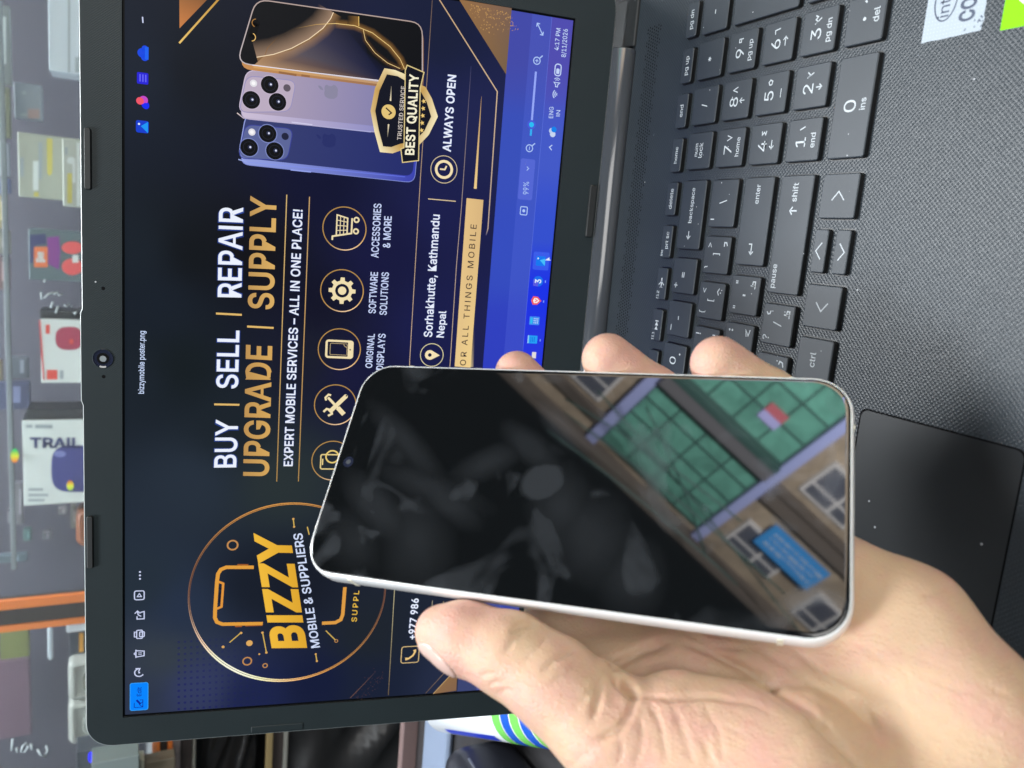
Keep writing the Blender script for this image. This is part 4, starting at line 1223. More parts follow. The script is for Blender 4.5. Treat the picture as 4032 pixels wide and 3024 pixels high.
for r in (1.0, 1.8): A.line([(u + .3 + r * math.cos(math.radians(t)), v + r * math.sin(math.radians(t))) for t in range(-50, 51, 20)], .35, TC, 4)
u, v = z8(1086, 685)
for r in (.7, 1.6, 2.5): A.line([(u + r * math.cos(math.radians(t)), v + 1.0 + r * math.sin(math.radians(t))) for t in range(-135, -44, 15)], .45, TC, 4)
A.text('ENG', z8(1064, 858), z8(1069, 776), z8(1033, 857), TC, 4, .004)
A.text('IN', z8(1114, 845), z8(1117, 800), z8(1086, 844), TC, 4, .004)
u, v = z8(1062, 955); A.disc((u - 1.2, v + .1), 1.4, srgb(200, 214, 240), 4, 16); A.disc((u + .3, v - .6), 1.3, srgb(186, 204, 240), 4, 16); A.disc((u + 1.0, v + .5), 1.35, srgb(16, 130, 235), 5, 16)
u, v = z8(1048, 1070); A.line([(u - 1.2, v + .6), (u, v - .7), (u + 1.2, v + .6)], .45, TC, 4)
u, v = z9(1098, 680); A.rbox(u - 4.4, v - 4.0, u + 4.4, v + 4.2, .8, srgb(70, 110, 250, .5), 3); A.rbox(u - 2.4, v - 2.5, u + 2.4, v + 2.3, .6, srgb(20, 120, 240), 4); A.poly([(u - 2.2, v + 2.2), (u + .4, v - .6), (u + 1.4, v + 2.2)], srgb(70, 190, 250), 5); A.disc((u + 1.2, v - 1.5), .4, srgb(225, 245, 255), 5, 8)
u, v = z9(1075, 845); A.disc((u, v), 2.6, srgb(24, 110, 235), 4, 24); A.poly([(u - 2.5, v + .2), (u - 2.4, v - 2.4), (u + .8, v - 2.5), (u + .4, v)], srgb(90, 90, 225), 5)
A.text('3', (u - 1.0, v + 1.5), (u + 1.0, v + 1.5), (u - 1.0, v - 1.5), srgb(226, 240, 255), 6, .02)
u, v = z9(1060, 1003); sh_ = [(-2.1, -1.7), (0, -2.7), (2.1, -1.7), (2.0, .6), (0, 2.7), (-2.0, .6)]
A.poly([(u + x, v + y) for x, y in sh_], srgb(238, 92, 92), 4); A.poly([(u + x * .62, v + y * .62) for x, y in sh_], srgb(252, 236, 240), 5); A.line([(u - .7, v - .7), (u, v + .6), (u + .7, v - .7)], .4, srgb(232, 96, 96), 6)
u, v = z9(1045, 1167); A.rbox(u - 2.1, v - 2.6, u + 2.1, v + 2.6, .4, srgb(66, 140, 240), 4); A.rbox(u - 1.5, v - 2.1, u + 1.5, v - 1.0, .2, srgb(40, 190, 240), 5)
for i in range(3):
    for j in range(3): A.disc((u - 1.0 + i, v - .1 + j * .9), .3, srgb(210, 230, 255), 5, 6)
u, v = z9(1030, 1320); A.rbox(u - 2.0, v - 2.5, u + 2.0, v + 2.5, .3, srgb(36, 160, 246), 4); A.line([(u - 2.0, v - 2.3), (u + 2.0, v - 2.3)], .6, srgb(150, 210, 250), 5)
for d in (-.9, 0, .9): A.line([(u - 1.3, v + d), (u + 1.3, v + d)], .3, srgb(16, 96, 210), 5)
u, v = z9(1040, 1448); A.rbox(u - 1.6, v - 1.0, u + 1.6, v + 1.2, .2, srgb(226, 222, 220), 4)
for x, y in ((1135, 848), (1120, 1010), (1092, 1327)): A.line([tuple(np.array(z9(x, y)) - (.6, 0)), tuple(np.array(z9(x, y)) + (.6, 0))], .5, srgb(130, 160, 250), 4)
u, v = z9(1150, 672); A.poly([(u - .2, v - 1.2), (u + 1.5, v + 1.0), (u + .5, v + 1.1), (u - .1, v + 1.9)], srgb(225, 235, 255), 7)
u, v = z10(682, 986); A.rbox(u - 1.4, v - .9, u + 1.4, v + .9, .4, srgb(190, 200, 235), 4, .4)
show(A, 'taskbar')


# ================================================================== PHONE IN THE HAND
PHM = np.array([[0.79484919, -0.10466892, 0.59771163], [0.47346535, 0.723061, -0.50300432], [-0.37953305, 0.68280832, 0.62428156]])
PHC = np.array([2.689, -95.270, 108.931])
PW_, PH_ = 71.0, 149.2
phone = empty('smartphone', 'white framed smartphone with a black reflecting screen, held in the hand before the laptop', 'phone', (0, 0, 0))
phone.matrix_world = Matrix([list(PHM[i]) + [PHC[i] * MM] for i in range(3)] + [[0, 0, 0, 1]])
m = MT['frame'] = mat('pale_silver_aluminium', (0.84, 0.86, 0.87), 0.18, metallic=0.3)
MT['band'] = mat('antenna_band_plastic', (0.62, 0.60, 0.48), 0.4)
m = MT['glass'] = mat('black_cover_glass', (0.004, 0.0045, 0.005), 0.03, spec=0.52)
co = obj_coords(m)
# finger marks: faint greasy patches with their own outlines, plus one painted round reflection
n1 = N(m, 'ShaderNodeTexNoise', Scale=38.0, Detail=2.0, Distortion=1.4); LK(m, co, n1.inputs['Vector'])
n2 = N(m, 'ShaderNodeTexNoise', Scale=120.0, Detail=4.0, Distortion=0.6); LK(m, co, n2.inputs['Vector'])
r1 = N(m, 'ShaderNodeMapRange'); LK(m, n1.outputs['Fac'], r1.inputs[0]); r1.inputs[1].default_value = 0.52; r1.inputs[2].default_value = 0.62
gr = math_node(m, 'MULTIPLY', r1.outputs[0], math_node(m, 'ADD', math_node(m, 'MULTIPLY', n2.outputs['Fac'], 0.8), 0.25))
mp = N(m, 'ShaderNodeMapping'); mp.inputs['Rotation'].default_value = (0, 0, math.radians(30)); mp.inputs['Scale'].default_value = (1, .28, 1); LK(m, co, mp.inputs['Vector'])
n3 = N(m, 'ShaderNodeTexNoise', Scale=70.0, Detail=2.0); LK(m, mp.outputs[0], n3.inputs['Vector'])
gr = math_node(m, 'MULTIPLY', gr, math_node(m, 'ADD', n3.outputs['Fac'], 0.2))


def smudge_reflection(cx, cy, rx, ry, rot, soft, amt):
    """one finger mark, or the painted round reflection, with an outline of its own, in mm on the glass"""
    q = N(m, 'ShaderNodeMapping'); q.vector_type = 'TEXTURE'
    q.inputs['Location'].default_value = (cx * MM, cy * MM, 0); q.inputs['Rotation'].default_value = (0, 0, math.radians(rot)); q.inputs['Scale'].default_value = (rx * MM, ry * MM, 1)
    LK(m, co, q.inputs['Vector'])
    ln_ = N(m, 'ShaderNodeVectorMath'); ln_.operation = 'LENGTH'; LK(m, q.outputs[0], ln_.inputs[0])
    d_ = math_node(m, 'ADD', ln_.outputs['Value'], math_node(m, 'MULTIPLY', math_node(m, 'SUBTRACT', n2.outputs['Fac'], .5), .5))
    r_ = N(m, 'ShaderNodeMapRange'); LK(m, d_, r_.inputs[0]); r_.inputs[1].default_value = 1 - soft; r_.inputs[2].default_value = 1 + soft; r_.inputs[3].default_value = amt; r_.inputs[4].default_value = 0
    return r_.outputs[0]


for a_ in ((-1.5, 6.2, 5.4, 6.2, 20, .16, .55), (-8, 0, 8, 6, 10, .8, .30), (-16, -10, 10, 8, 40, .7, .26), (-10, 33, 9, 3.6, 62, .6, .28), (-6, 40, 14, 3.4, 75, .7, .26), (3, 24, 3.4, 8, 30, .7, .28),  # first entry is a round reflection painted into the glass colour
           (-14, 55, 4.6, 12, -35, .6, .30), (9, 12, 3.4, 9, -35, .55, .26), (-22, 40, 11, 7, 25, .8, .26), (-25, -22, 7, 6, 0, .7, .26), (16, 4, 2.8, 8, -42, .5, .30), (8, 52, 3, 14, -38, .7, .26), (-24, 60, 8, 5, 50, .8, .22)):
    gr = math_node(m, 'MAXIMUM', gr, smudge_reflection(*a_))
LK(m, mixc(m, gr, (0.002, 0.0025, 0.003), (0.036, 0.040, 0.046)), bsdf(m).inputs['Base Color'])
LK(m, math_node(m, 'ADD', math_node(m, 'MULTIPLY', gr, 0.03), 0.026), bsdf(m).inputs['Roughness'])


def prr(ins, z, n=8):
    return [(x, y, z) for x, y in rr(0, 0, PW_ - 2 * ins, PH_ - 2 * ins, 10.6 - ins, n)]


mb = MB()
mb.loft([prr(2.4, -7.9), prr(1.0, -7.6), prr(0.25, -6.6), prr(0, -5.4), prr(0, -2.2), prr(0.12, -1.2), prr(0.5, -0.35), prr(0.85, -0.02), prr(1.02, -0.03), prr(1.08, -0.5)], cap1=False)
mb.build('frame', MT['frame'], phone)
mb = MB()
mb.loft([prr(1.04, -0.5), prr(1.04, 0.0), prr(1.25, 0.14), prr(1.75, 0.22), prr(2.3, 0.25)], cap0=False)
gl = mb.build('screen_glass', MT['glass'], phone)
mb = MB()
o = [(1.75 * math.cos(a), 69.6 + 1.75 * math.sin(a), 0.262) for a in [i * 2 * math.pi / 24 for i in range(24)]]
mb.add(o, [tuple(range(24))], None, 0)
o = [(.8 * math.cos(a), 69.6 + .8 * math.sin(a), 0.270) for a in [i * 2 * math.pi / 20 for i in range(20)]]
mb.add(o, [tuple(range(20))], None, 1)
mb.build('front_camera', [MT['lens'], mat('front_camera_core', (0.06, 0.065, 0.075), 0.2)], phone)
for (x0, x1, y0, y1) in ((-35.56, -35.0, 57.4, 58.8), (35.0, 35.56, 57.4, 58.8), (-35.56, -35.0, -59.2, -57.8), (35.0, 35.56, -59.2, -57.8), (20.5, 21.8, -74.66, -74.1), (-21.8, -20.5, 74.1, 74.66)):
    mb = MB(); mb.box(x0, x1, y0, y1, -6.6, -1.0)
    mb.build('antenna_band', MT['band'], phone)
for y0, y1 in ((8, 20), (26, 50)):
    mb = MB()
    mb.loft([[(35.4, y, z) for y, z in rr((y0 + y1) / 2, -3.9, y1 - y0, 2.0, .9, 4)], [(36.0, y, z) for y, z in rr((y0 + y1) / 2, -3.9, y1 - y0 - .3, 1.7, .8, 4)]])
    mb.build('side_button', MT['frame'], phone)


# ================================================================== THE COUNTER AND THE SHOWCASE BEHIND
def at(px, py, Y):
    P = on_plane(px, py, (0, Y, 0), (0, 1, 0))
    return P[0], P[2]


def span(x0, y0, x1, y1, Y):
    """X and Z range at depth Y of the photograph's box x0..x1, y0..y1"""
    a = [at(x, y, Y) for x in (x0, x1) for y in (y0, y1)]
    c = at((x0 + x1) / 2, (y0 + y1) / 2, Y)
    X = [at((x0 + x1) / 2, y, Y)[0] for y in (y0, y1)]; Zz = [at(x, (y0 + y1) / 2, Y)[1] for x in (x0, x1)]
    return min(X), max(X), min(Zz), max(Zz)


def solid(name, label, cat, X, Zr, Y, m, bev=1.5, group=None):
    mb = MB(); mb.box(X[0], X[1], Y[0], Y[1], Zr[0], Zr[1])
    o = mb.build(name, m, base=((X[0] + X[1]) / 2, (Y[0] + Y[1]) / 2, Zr[0]))
    if label: tag(o, label, cat, group)
    if bev: bevel(o, bev)
    return o


MT['counter'] = mat('dark_laminate', (0.035, 0.034, 0.036), 0.35)
MT['bay'] = mat('bay_lining_haze_violet', (0.066, 0.066, 0.090), 0.6)  # grey violet haze of the glass is put into the lining colour
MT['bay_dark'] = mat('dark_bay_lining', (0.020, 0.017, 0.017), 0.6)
MT['orange'] = mat('orange_edge_trim', (0.72, 0.19, 0.035), 0.4)
MT['post'] = mat('dark_brown_post', (0.035, 0.028, 0.026), 0.45)
MT['white_card'] = mat('white_carton', (0.72, 0.78, 0.76), 0.5)
MT['white_gloss'] = mat('white_gloss_plastic', (0.62, 0.70, 0.76), 0.25)
MT['black_card'] = mat('black_carton', (0.025, 0.028, 0.035), 0.5)
MT['red_card'] = mat('red_carton', (0.55, 0.06, 0.06), 0.5)
MT['crimson'] = mat('crimson_print', (0.36, 0.04, 0.085), 0.45)
MT['red_label'] = mat('red_label_print', (0.65, 0.07, 0.05), 0.5)
MT['coral'] = mat('coral_red_print', (0.72, 0.10, 0.10), 0.45)
MT['violet'] = mat('violet_print', (0.24, 0.05, 0.28), 0.5)
MT['teal'] = mat('slate_teal_carton', (0.11, 0.16, 0.18), 0.5)
MT['orange_label'] = mat('orange_label_print', (0.80, 0.20, 0.07), 0.5)
MT['ink_navy'] = mat('navy_print', (0.045, 0.055, 0.16), 0.5)
MT['indigo'] = mat('indigo_plastic_print', (0.055, 0.06, 0.22), 0.35)
MT['indigo_light'] = mat('pale_indigo_print', (0.20, 0.22, 0.50), 0.4)
MT['grey_print'] = mat('grey_print', (0.36, 0.42, 0.45), 0.5)
MT['cream'] = mat('cream_card', (0.42, 0.45, 0.38), 0.55)
MT['yellow'] = mat('yellow_print', (0.62, 0.55, 0.13), 0.5)
MT['grey_plastic'] = mat('warm_grey_plastic', (0.42, 0.44, 0.41), 0.4)
MT['grey_plastic_dark'] = mat('grey_recess', (0.22, 0.22, 0.18), 0.45)
MT['dark_slate'] = mat('dark_slate_plastic', (0.05, 0.06, 0.08), 0.4)
MT['olive'] = mat('olive_pack', (0.20, 0.22, 0.08), 0.55)
MT['mauve'] = mat('mauve_pack', (0.17, 0.11, 0.15), 0.55)
MT['rust'] = mat('rust_brown_case', (0.25, 0.09, 0.045), 0.45)
MT['brass'] = mat('brass_rail', (0.36, 0.27, 0.13), 0.35, metallic=0.4)
MT['steel'] = mat('brushed_rail', (0.30, 0.30, 0.27), 0.35, metallic=0.4)
m = MT['bag'] = mat('black_polythene', (0.018, 0.018, 0.019), 0.32)
MT['brown_board'] = mat('brown_board', (0.17, 0.115, 0.11), 0.55)
MT['blue_grey'] = mat('blue_grey_tub', (0.21, 0.26, 0.36), 0.3)
MT['can_white'] = mat('white_label_film', (0.72, 0.76, 0.80), 0.22)
MT['can_green'] = mat('green_print', (0.16, 0.55, 0.10), 0.3)
MT['can_blue'] = mat('blue_print', (0.01, 0.09, 0.48), 0.3)
MT['can_ink'] = mat('royal_blue_print', (0.015, 0.04, 0.50), 0.35)
MT['led_blue'] = mat('blue_indicator', (0.0, 0.0, 0.2), 0.3, emit=srgb(20, 10, 255)[:3], estr=1.6)
m = MT['pane'] = mat('showcase_glass', (0.92, 0.96, 0.96), 0.15, transmission=0.975, ior=1.10)
MT['marker'] = mat('white_marker_ink', (0.36, 0.42, 0.44), 0.6)

# counter under the laptop
mb = MB(); mb.box(-520, 430, -330, 352, BASE_Z - 30, BASE_Z)
ct = mb.build('counter', MT['counter'], base=(0, 0, BASE_Z - 30)); tag(ct, 'dark counter top carrying the laptop in front of the showcase', 'counter', kind='structure'); bevel(ct, 2)

# showcase: bay lining, shelf with orange lips, post with orange lips, lower bay
YB_, YF_ = 860.0, 640.0
Xp0, Zs = at(170, 2460, YF_)[0], at(605, 2930, YF_)[1]
xs_right = at(60, 2330, YF_)[0]
cab = empty('showcase', 'shop showcase with orange edged shelves standing behind the laptop', 'showcase', (0, 750, -300))


def cpart(name, X, Y, Zr, mt, bev=0.8):
    mb = MB(); mb.box(X[0], X[1], Y[0], Y[1], Zr[0], Zr[1])
    o = mb.build(name, mt, cab, (0, 750, -300))
    if bev: bevel(o, bev)
    return o


cpart('back_panel', (-1100, 480), (YB_, YB_ + 12), (-300, 760), MT['bay'])
cpart('shelf', (-1100, 480), (YF_ + 4, YB_ - 1), (Zs - 6, Zs), mat('white_shelf_board', (0.75, 0.78, 0.80), 0.3))
zz = [at(x, 2930, YF_)[1] for x in (600, 631, 660, 680, 712, 760, 772)]
cpart('orange_lip', (-1100, 480), (YF_, YF_ + 4), (zz[1], zz[0]), MT['orange'])
cpart('shelf_front', (-1100, 480), (YF_ + 1, YF_ + 5), (zz[2], zz[1] - .2), MT['post'])
cpart('orange_lip', (-1100, 480), (YF_, YF_ + 4), (zz[3], zz[2] - .2), MT['orange'])
cpart('shelf_front', (-1100, 480), (YF_ + 2, YF_ + 7), (zz[4], zz[3] - .2), mat('taupe_board', (0.17, 0.15, 0.15), 0.5))
cpart('shelf_front', (-1100, 480), (YF_ + 6, YF_ + 12), (zz[5], zz[4] - .2), MT['post'])
cpart('rail', (-1100, 480), (YF_ + 2, YF_ + 8), (zz[6], zz[5] - .2), MT['steel'])
cpart('lower_back_panel', (-1100, 480), (YB_ - 40, YB_ - 28), (-300, zz[6] - 2), MT['bay_dark'])
z_a, z_b = at(1050, 2950, YF_)[1], at(1074, 2950, YF_)[1]
cpart('rail', (-1100, 480), (YF_, YF_ + 8), (z_b, z_a), MT['brass'])
cpart('shelf_front', (-1100, 480), (YF_ + 5, YF_ + 10), (at(1118, 2950, YF_)[1], z_b - .2), MT['post'])
cpart('rail', (-1100, 480), (YF_ + 1, YF_ + 8), (at(1134, 2950, YF_)[1], at(1119, 2950, YF_)[1]), MT['steel'])
za_, zb__ = at(44, 1400, YF_ + 60)[1], at(22, 1400, YF_ + 60)[1]
cpart('glass_edge_streak', (xs_right, 480), (YF_ + 60, YF_ + 66), (za_, zb__), mat('pale_shelf_edge', (0.22, 0.25, 0.27), .25))  # pale glass edge, the light streaks on it put into its colour
# upright between the bays
xs = [at(166, y, YF_)[0] for y in (2345, 2378, 2440, 2464)]
lean = at(333, 2317, YF_)[0] - at(0, 2342, YF_)[0]


def upright(name, xa, xb, y0, y1, mt):
    mb = MB()
    v = []
    for z, k in ((zz[0] + .5, 0.6), (620, -0.9)):
        for y in (y0, y1):
            for x in (xa, xb): v.append((x + lean * k, y, z))
    mb.add(v, [(0, 2, 3, 1), (4, 5, 7, 6), (0, 1, 5, 4), (2, 6, 7, 3), (0, 4, 6, 2), (1, 3, 7, 5)])
    o = mb.build(name, mt, cab, (0, 750, -300)); fix_normals(o)


upright('orange_lip', xs[0], xs[1], YF_ - 4, YF_ + 2, MT['orange'])
upright('upright', xs[1] - .2, xs[2] + .2, YF_ - 2, YF_ + 30, MT['post'])
upright('orange_lip', xs[2], xs[3], YF_ - 4, YF_ + 2, MT['orange'])

# black bags in the lower bay
for k, (xa, xb, za, zb, lab) in enumerate(((-1000, -420, z_a + 1, zz[6] - 4, 'crumpled black plastic bag on the upper level of the dark lower bay'), (-1000, -420, -260, z_b - 30, 'crumpled black plastic bag below the brass rail of the dark bay'))):
    mb = MB(); nx, nz = 60, 26
    rs = np.random.RandomState(3 + k)
    ph_ = rs.uniform(0, 6.28, (9, 2)); fr = rs.uniform(1.5, 9, (9, 2)); am = rs.uniform(2, 8, 9)
    P_ = []
    for s in (0, 1):
        for j in range(nz + 1):
            for i in range(nx + 1):
                a, b_ = i / nx, j / nz
                y = YF_ + 60 + sum(am[q] * abs(math.sin(fr[q, 0] * a * 3.1 + fr[q, 1] * b_ * 1.3 + ph_[q, 0])) for q in range(9)) - 18
                e = 1 - max(abs(2 * a - 1), abs(2 * b_ - 1)) ** 6
                P_.append((xa + (xb - xa) * a, (y - 30 * e) if s == 0 else YF_ + 90, za + (zb - za) * b_))
    n0 = (nx + 1) * (nz + 1)
    F_ = []
    for j in range(nz):
        for i in range(nx):
            q = j * (nx + 1) + i
            F_.append((q, q + 1, q + nx + 2, q + nx + 1)); F_.append((n0 + q, n0 + q + nx + 1, n0 + q + nx + 2, n0 + q + 1))
    for i in range(nx):
        F_.append((i, n0 + i, n0 + i + 1, i + 1)); q = nz * (nx + 1) + i; F_.append((q, q + 1, n0 + q + 1, n0 + q))
    for j in range(nz):
        q = j * (nx + 1); F_.append((q, q + nx + 1, n0 + q + nx + 1, n0 + q)); q = j * (nx + 1) + nx; F_.append((q, n0 + q, n0 + q + nx + 1, q + nx + 1))
    mb.add(P_, F_, None, 0, True)
    o = mb.build('plastic_bag', MT['bag'], base=(-700, YF_ + 60, za)); tag(o, lab, 'bag', 'crumpled black bags in the dark lower bay'); fix_normals(o)

# ---- goods in the bright bay; each stands on the shelf, its face towards the room
FY_ = 690.0


def carton(name, label, cat, x0, y0, y1, m, depth=46, Y=FY_, side=None, group=None, xr=None, top=None):
    """box seen from photo column x0 down to the shelf; y0..y1 are photo rows"""
    X0, X1, Z0, Z1 = span(x0, y0, 330 if xr is None else xr, y1, Y)
    Zb = Zs if xr is None else Z0
    root = empty(name, label, cat, ((X0 + X1) / 2, Y + depth / 2, Zb), group)
    base_ = ((X0 + X1) / 2, Y + depth / 2, Zb)
    mb = MB(); mb.box(X0, X1, Y, Y + depth, Zb, Z1)
    mats = [m, side or m]
    for i, f in enumerate(mb.f): mb.m[i] = 0 if i == 2 else 1
    o = mb.build('carton', mats, root, base_); bevel(o, 1.0, 2)

    def face(name, pts_list, mt, lift=0.4):
        """flat print given as photo polygons on the front face"""
        q = MB()
        for pts in pts_list:
            v = []
            for px, py in pts:
                a_, b_ = at(px, py, Y - lift); v.append((a_, Y - lift, b_))
            q.add(v, [tuple(range(len(v)))])
        return q.build(name, mt, root, base_)

    def word(name, s, BL, BR, TL, mt, bold=.02, lift=.5):
        q = MB(); v, f = text_mesh(s, bold)
        xa, xb = v[:, 0].min(), v[:, 0].max()
        b0, b1, t0 = (np.array(at(*p, Y - lift)) for p in (BL, BR, TL))
        ex = (b1 - b0) / (xb - xa); ey = (t0 - b0) / CAP
        q.add([(*(b0 + ex * (x - xa) + ey * y), 0) for x, y in v], f)
        q.v = [(a_, Y - lift, b_) for a_, b_, _ in q.v]
        return q.build(name, mt, root, base_)
    return root, face, word


def ell(cx, cy, rx, ry, n=24, p=1.0):
    o = []
    for k in range(n):
        a = 2 * math.pi * k / n; c_, s_ = math.cos(a), math.sin(a)
        o.append((cx + rx * math.copysign(abs(c_) ** p, c_), cy + ry * math.copysign(abs(s_) ** p, s_)))
    return o


rect = lambda x0, y0, x1, y1: [(x0, y0), (x1, y0), (x1, y1), (x0, y1)]

root, face, word = carton('storage_box', 'glossy white plastic box at the right end of the showcase shelf', 'box', 190, -160, 286, MT['white_gloss'])
face('lid_groove', [rect(268, -150, 276, 286)], MT['grey_print'])
face('latch', [rect(296, 225, 318, 285)], MT['grey_print'])
root, face, word = carton('blister_pack', 'dull grey see-through pack hanging above the cream cards', 'pack', 55, 330, 470, mat('smoky_blister', (0.25, 0.29, 0.33), 0.3), depth=14, xr=165, Y=FY_ + 60)
face('pack_print', [rect(110, 430, 155, 466)], mat('dull_pink_print', (0.38, 0.27, 0.25), .5))
face('pack_print', [ell(95, 365, 8, 6), rect(80, 448, 108, 456)], MT['grey_print'])
root, face, word = carton('glass_pack', 'cream screen glass pack with one long yellow stripe', 'pack', 72, 535, 785, MT['cream'], depth=10, group='cream packs on the shelf')
face('yellow_stripe', [[(184, 544), (207, 546), (206, 680), (196, 694), (186, 682)]], MT['yellow'])
face('pale_print', [rect(130, 634, 152, 750)], MT['white_card'])
face('grey_print', [rect(80, 620, 94, 695), rect(152, 560, 166, 705)], MT['grey_print'])
face('yellow_mark', [rect(134, 756, 152, 774)], MT['yellow'])
root, face, word = carton('glass_pack', 'paler cream pack leaning in front of the long striped one', 'pack', 247, 550, 815, mat('pale_cream_card', (0.50, 0.54, 0.48), .5), depth=10, Y=FY_ - 26, group='cream packs on the shelf')
face('yellow_stripe', [rect(265, 682, 284, 800)], MT['yellow'])
face('pale_print', [ell(280, 632, 17, 14), rect(302, 560, 316, 812), rect(285, 640, 297, 720)], MT['white_card'])
face('grey_print', [rect(256, 580, 266, 610)], MT['grey_print'])
root, face, word = carton('speaker_box', 'slate blue speaker box with orange tag and two red round speakers', 'box', 113, 908, 1105, MT['teal'])
face('violet_print', [[(185, 935), (232, 930), (238, 990), (232, 1062), (190, 1040)]], MT['violet'])
face('blue_print', [[(118, 925), (180, 920), (182, 960), (140, 965), (130, 1030), (118, 1040)]], MT['ink_navy'])
face('orange_label', [rect(134, 972, 188, 1052)], MT['orange_label'], .6)
word('label_lettering', 'JBL', (142, 1030), (178, 1030), (142, 995), MT['white_card'], .05, .9)
face('red_speaker', [ell(285, 975, 42, 25), ell(285, 1050, 42, 33)], MT['coral'], .6)
face('white_mark', [rect(285, 1004, 309, 1034)], MT['white_card'], .9)
root, face, word = carton('speaker_box', 'white carton with a red speaker picture and red left edge', 'box', 160, 1256, 1508, MT['white_card'], side=MT['black_card'])
face('red_edge', [[(153, 1262), (160, 1258), (176, 1500), (168, 1490)]], MT['red_card'], .5)
face('speaker_picture', [ell(272, 1332, 54, 46, p=.75)], MT['crimson'], .5)
face('speaker_badge', [ell(281, 1345, 9, 11)], MT['red_label'], .8)
face('red_label', [rect(184, 1456, 226, 1494)], MT['red_label'], .5)
face('red_print', [rect(180, 1278, 196, 1314)], MT['red_label'], .5)
face('grey_print', [rect(236, 1458, 250, 1492)], MT['grey_print'], .5)
solid('dark_side_strip', 'flat black strip lying along the red speaker carton', 'case', (at(240, 1255, FY_ + 8)[0], at(240, 1224, FY_ + 8)[0]), (Zs, at(156, 1240, FY_ + 8)[1]), (FY_ + 8, FY_ + 44), MT['black_card'], 1.0)  # flat dark strip along the carton's right side
root, face, word = carton('speaker_box', 'white carton reading TRAIL with an indigo earbud case picture', 'box', 90, 1652, 1985, MT['white_card'], side=MT['black_card'])  # black sides carry the shade beside the white face
word('carton_lettering', 'TRAIL', (118, 1762), (318, 1762), (118, 1724), MT['ink_navy'], .035)
face('small_print', [rect(103, 1672, 128, 1684), rect(138, 1672, 206, 1686), rect(112, 1922, 170, 1932), rect(112, 1944, 190, 1954), rect(112, 1964, 176, 1974)], MT['grey_print'], .5)
face('case_picture', [ell(300, 1845, 98, 92, 30, .6)], MT['indigo'], .5)
face('case_highlight', [ell(236, 1787, 24, 13)], MT['indigo_light'], .8)
solid('dark_side_strip', 'flat black strip imitating the shaded side of the TRAIL carton', 'case', (at(240, 1651, FY_ + 4)[0], at(240, 1610, FY_ + 4)[0]), (Zs, at(104, 1630, FY_ + 4)[1]), (FY_ + 4, FY_ + 44), MT['black_card'], 1.0)  # black strip stands in for the carton's side in shadow
# rainbow flecks of a foil sticker
for nm, lab, cx, cy, rx, ry, c0 in (('foil_sticker', 'small shiny green and yellow foil sticker left of the TRAIL carton', 58, 1795, 16, 27, (0.25, 0.75, 0.05)), ('foil_sticker', 'small shiny orange foil sticker low on the TRAIL carton', 276, 1912, 14, 19, (0.85, 0.42, 0.03))):
    q = MB(); v = []
    for px, py in ell(cx, cy, rx, ry):
        a_, b_ = at(px, py, FY_ - 3); v.append((a_, FY_ - 3, b_))
    v2 = [(a_, FY_ - 1.5, b_) for a_, y_, b_ in v]
    q.loft([v2, v], smooth=False)
    mm_ = mat('holographic_foil', c0, 0.25)
    co = obj_coords(mm_); sx_ = N(mm_, 'ShaderNodeSeparateXYZ'); LK(mm_, co, sx_.inputs[0])
    rp = N(mm_, 'ShaderNodeValToRGB'); cr = rp.color_ramp
    cr.elements[0].color = (0.02, 0.6, 0.12, 1) if cy < 1850 else (0.9, 0.12, 0.03, 1); cr.elements[1].color = (0.95, 0.25, 0.04, 1) if cy < 1850 else (0.4, 0.75, 0.05, 1)
    e_ = cr.elements.new(.5); e_.color = (0.85, 0.85, 0.05, 1)
    mr = N(mm_, 'ShaderNodeMapRange'); LK(mm_, sx_.outputs[0], mr.inputs[0]); mr.inputs[1].default_value = .006; mr.inputs[2].default_value = -.006
    LK(mm_, mr.outputs[0], rp.inputs[0]); LK(mm_, rp.outputs[0], bsdf(mm_).inputs['Base Color'])
    ctr = np.mean(np.array(v), 0)
    o = q.build(nm, mm_, base=tuple(ctr)); tag(o, lab, 'sticker'); fix_normals(o)
X0, X1, Z0, Z1 = span(298, 2010, 360, 2160, FY_)
mb = MB()
ringp = rr((X0 + X1) / 2, (Zs + Z1) / 2, X1 - X0, Z1 - Zs, 10)
mb.loft([[(x, FY_ + 4, z) for x, z in rr((X0 + X1) / 2, (Zs + Z1) / 2, X1 - X0 - 8, Z1 - Zs - 8, 8)], [(x, FY_ + 8, z) for x, z in ringp], [(x, FY_ + 30, z) for x, z in ringp]])
o = mb.build('hard_case', MT['rust'], base=((X0 + X1) / 2, FY_ + 17, Zs)); tag(o, 'rust brown rounded case on the shelf beside the orange upright', 'case'); fix_normals(o)
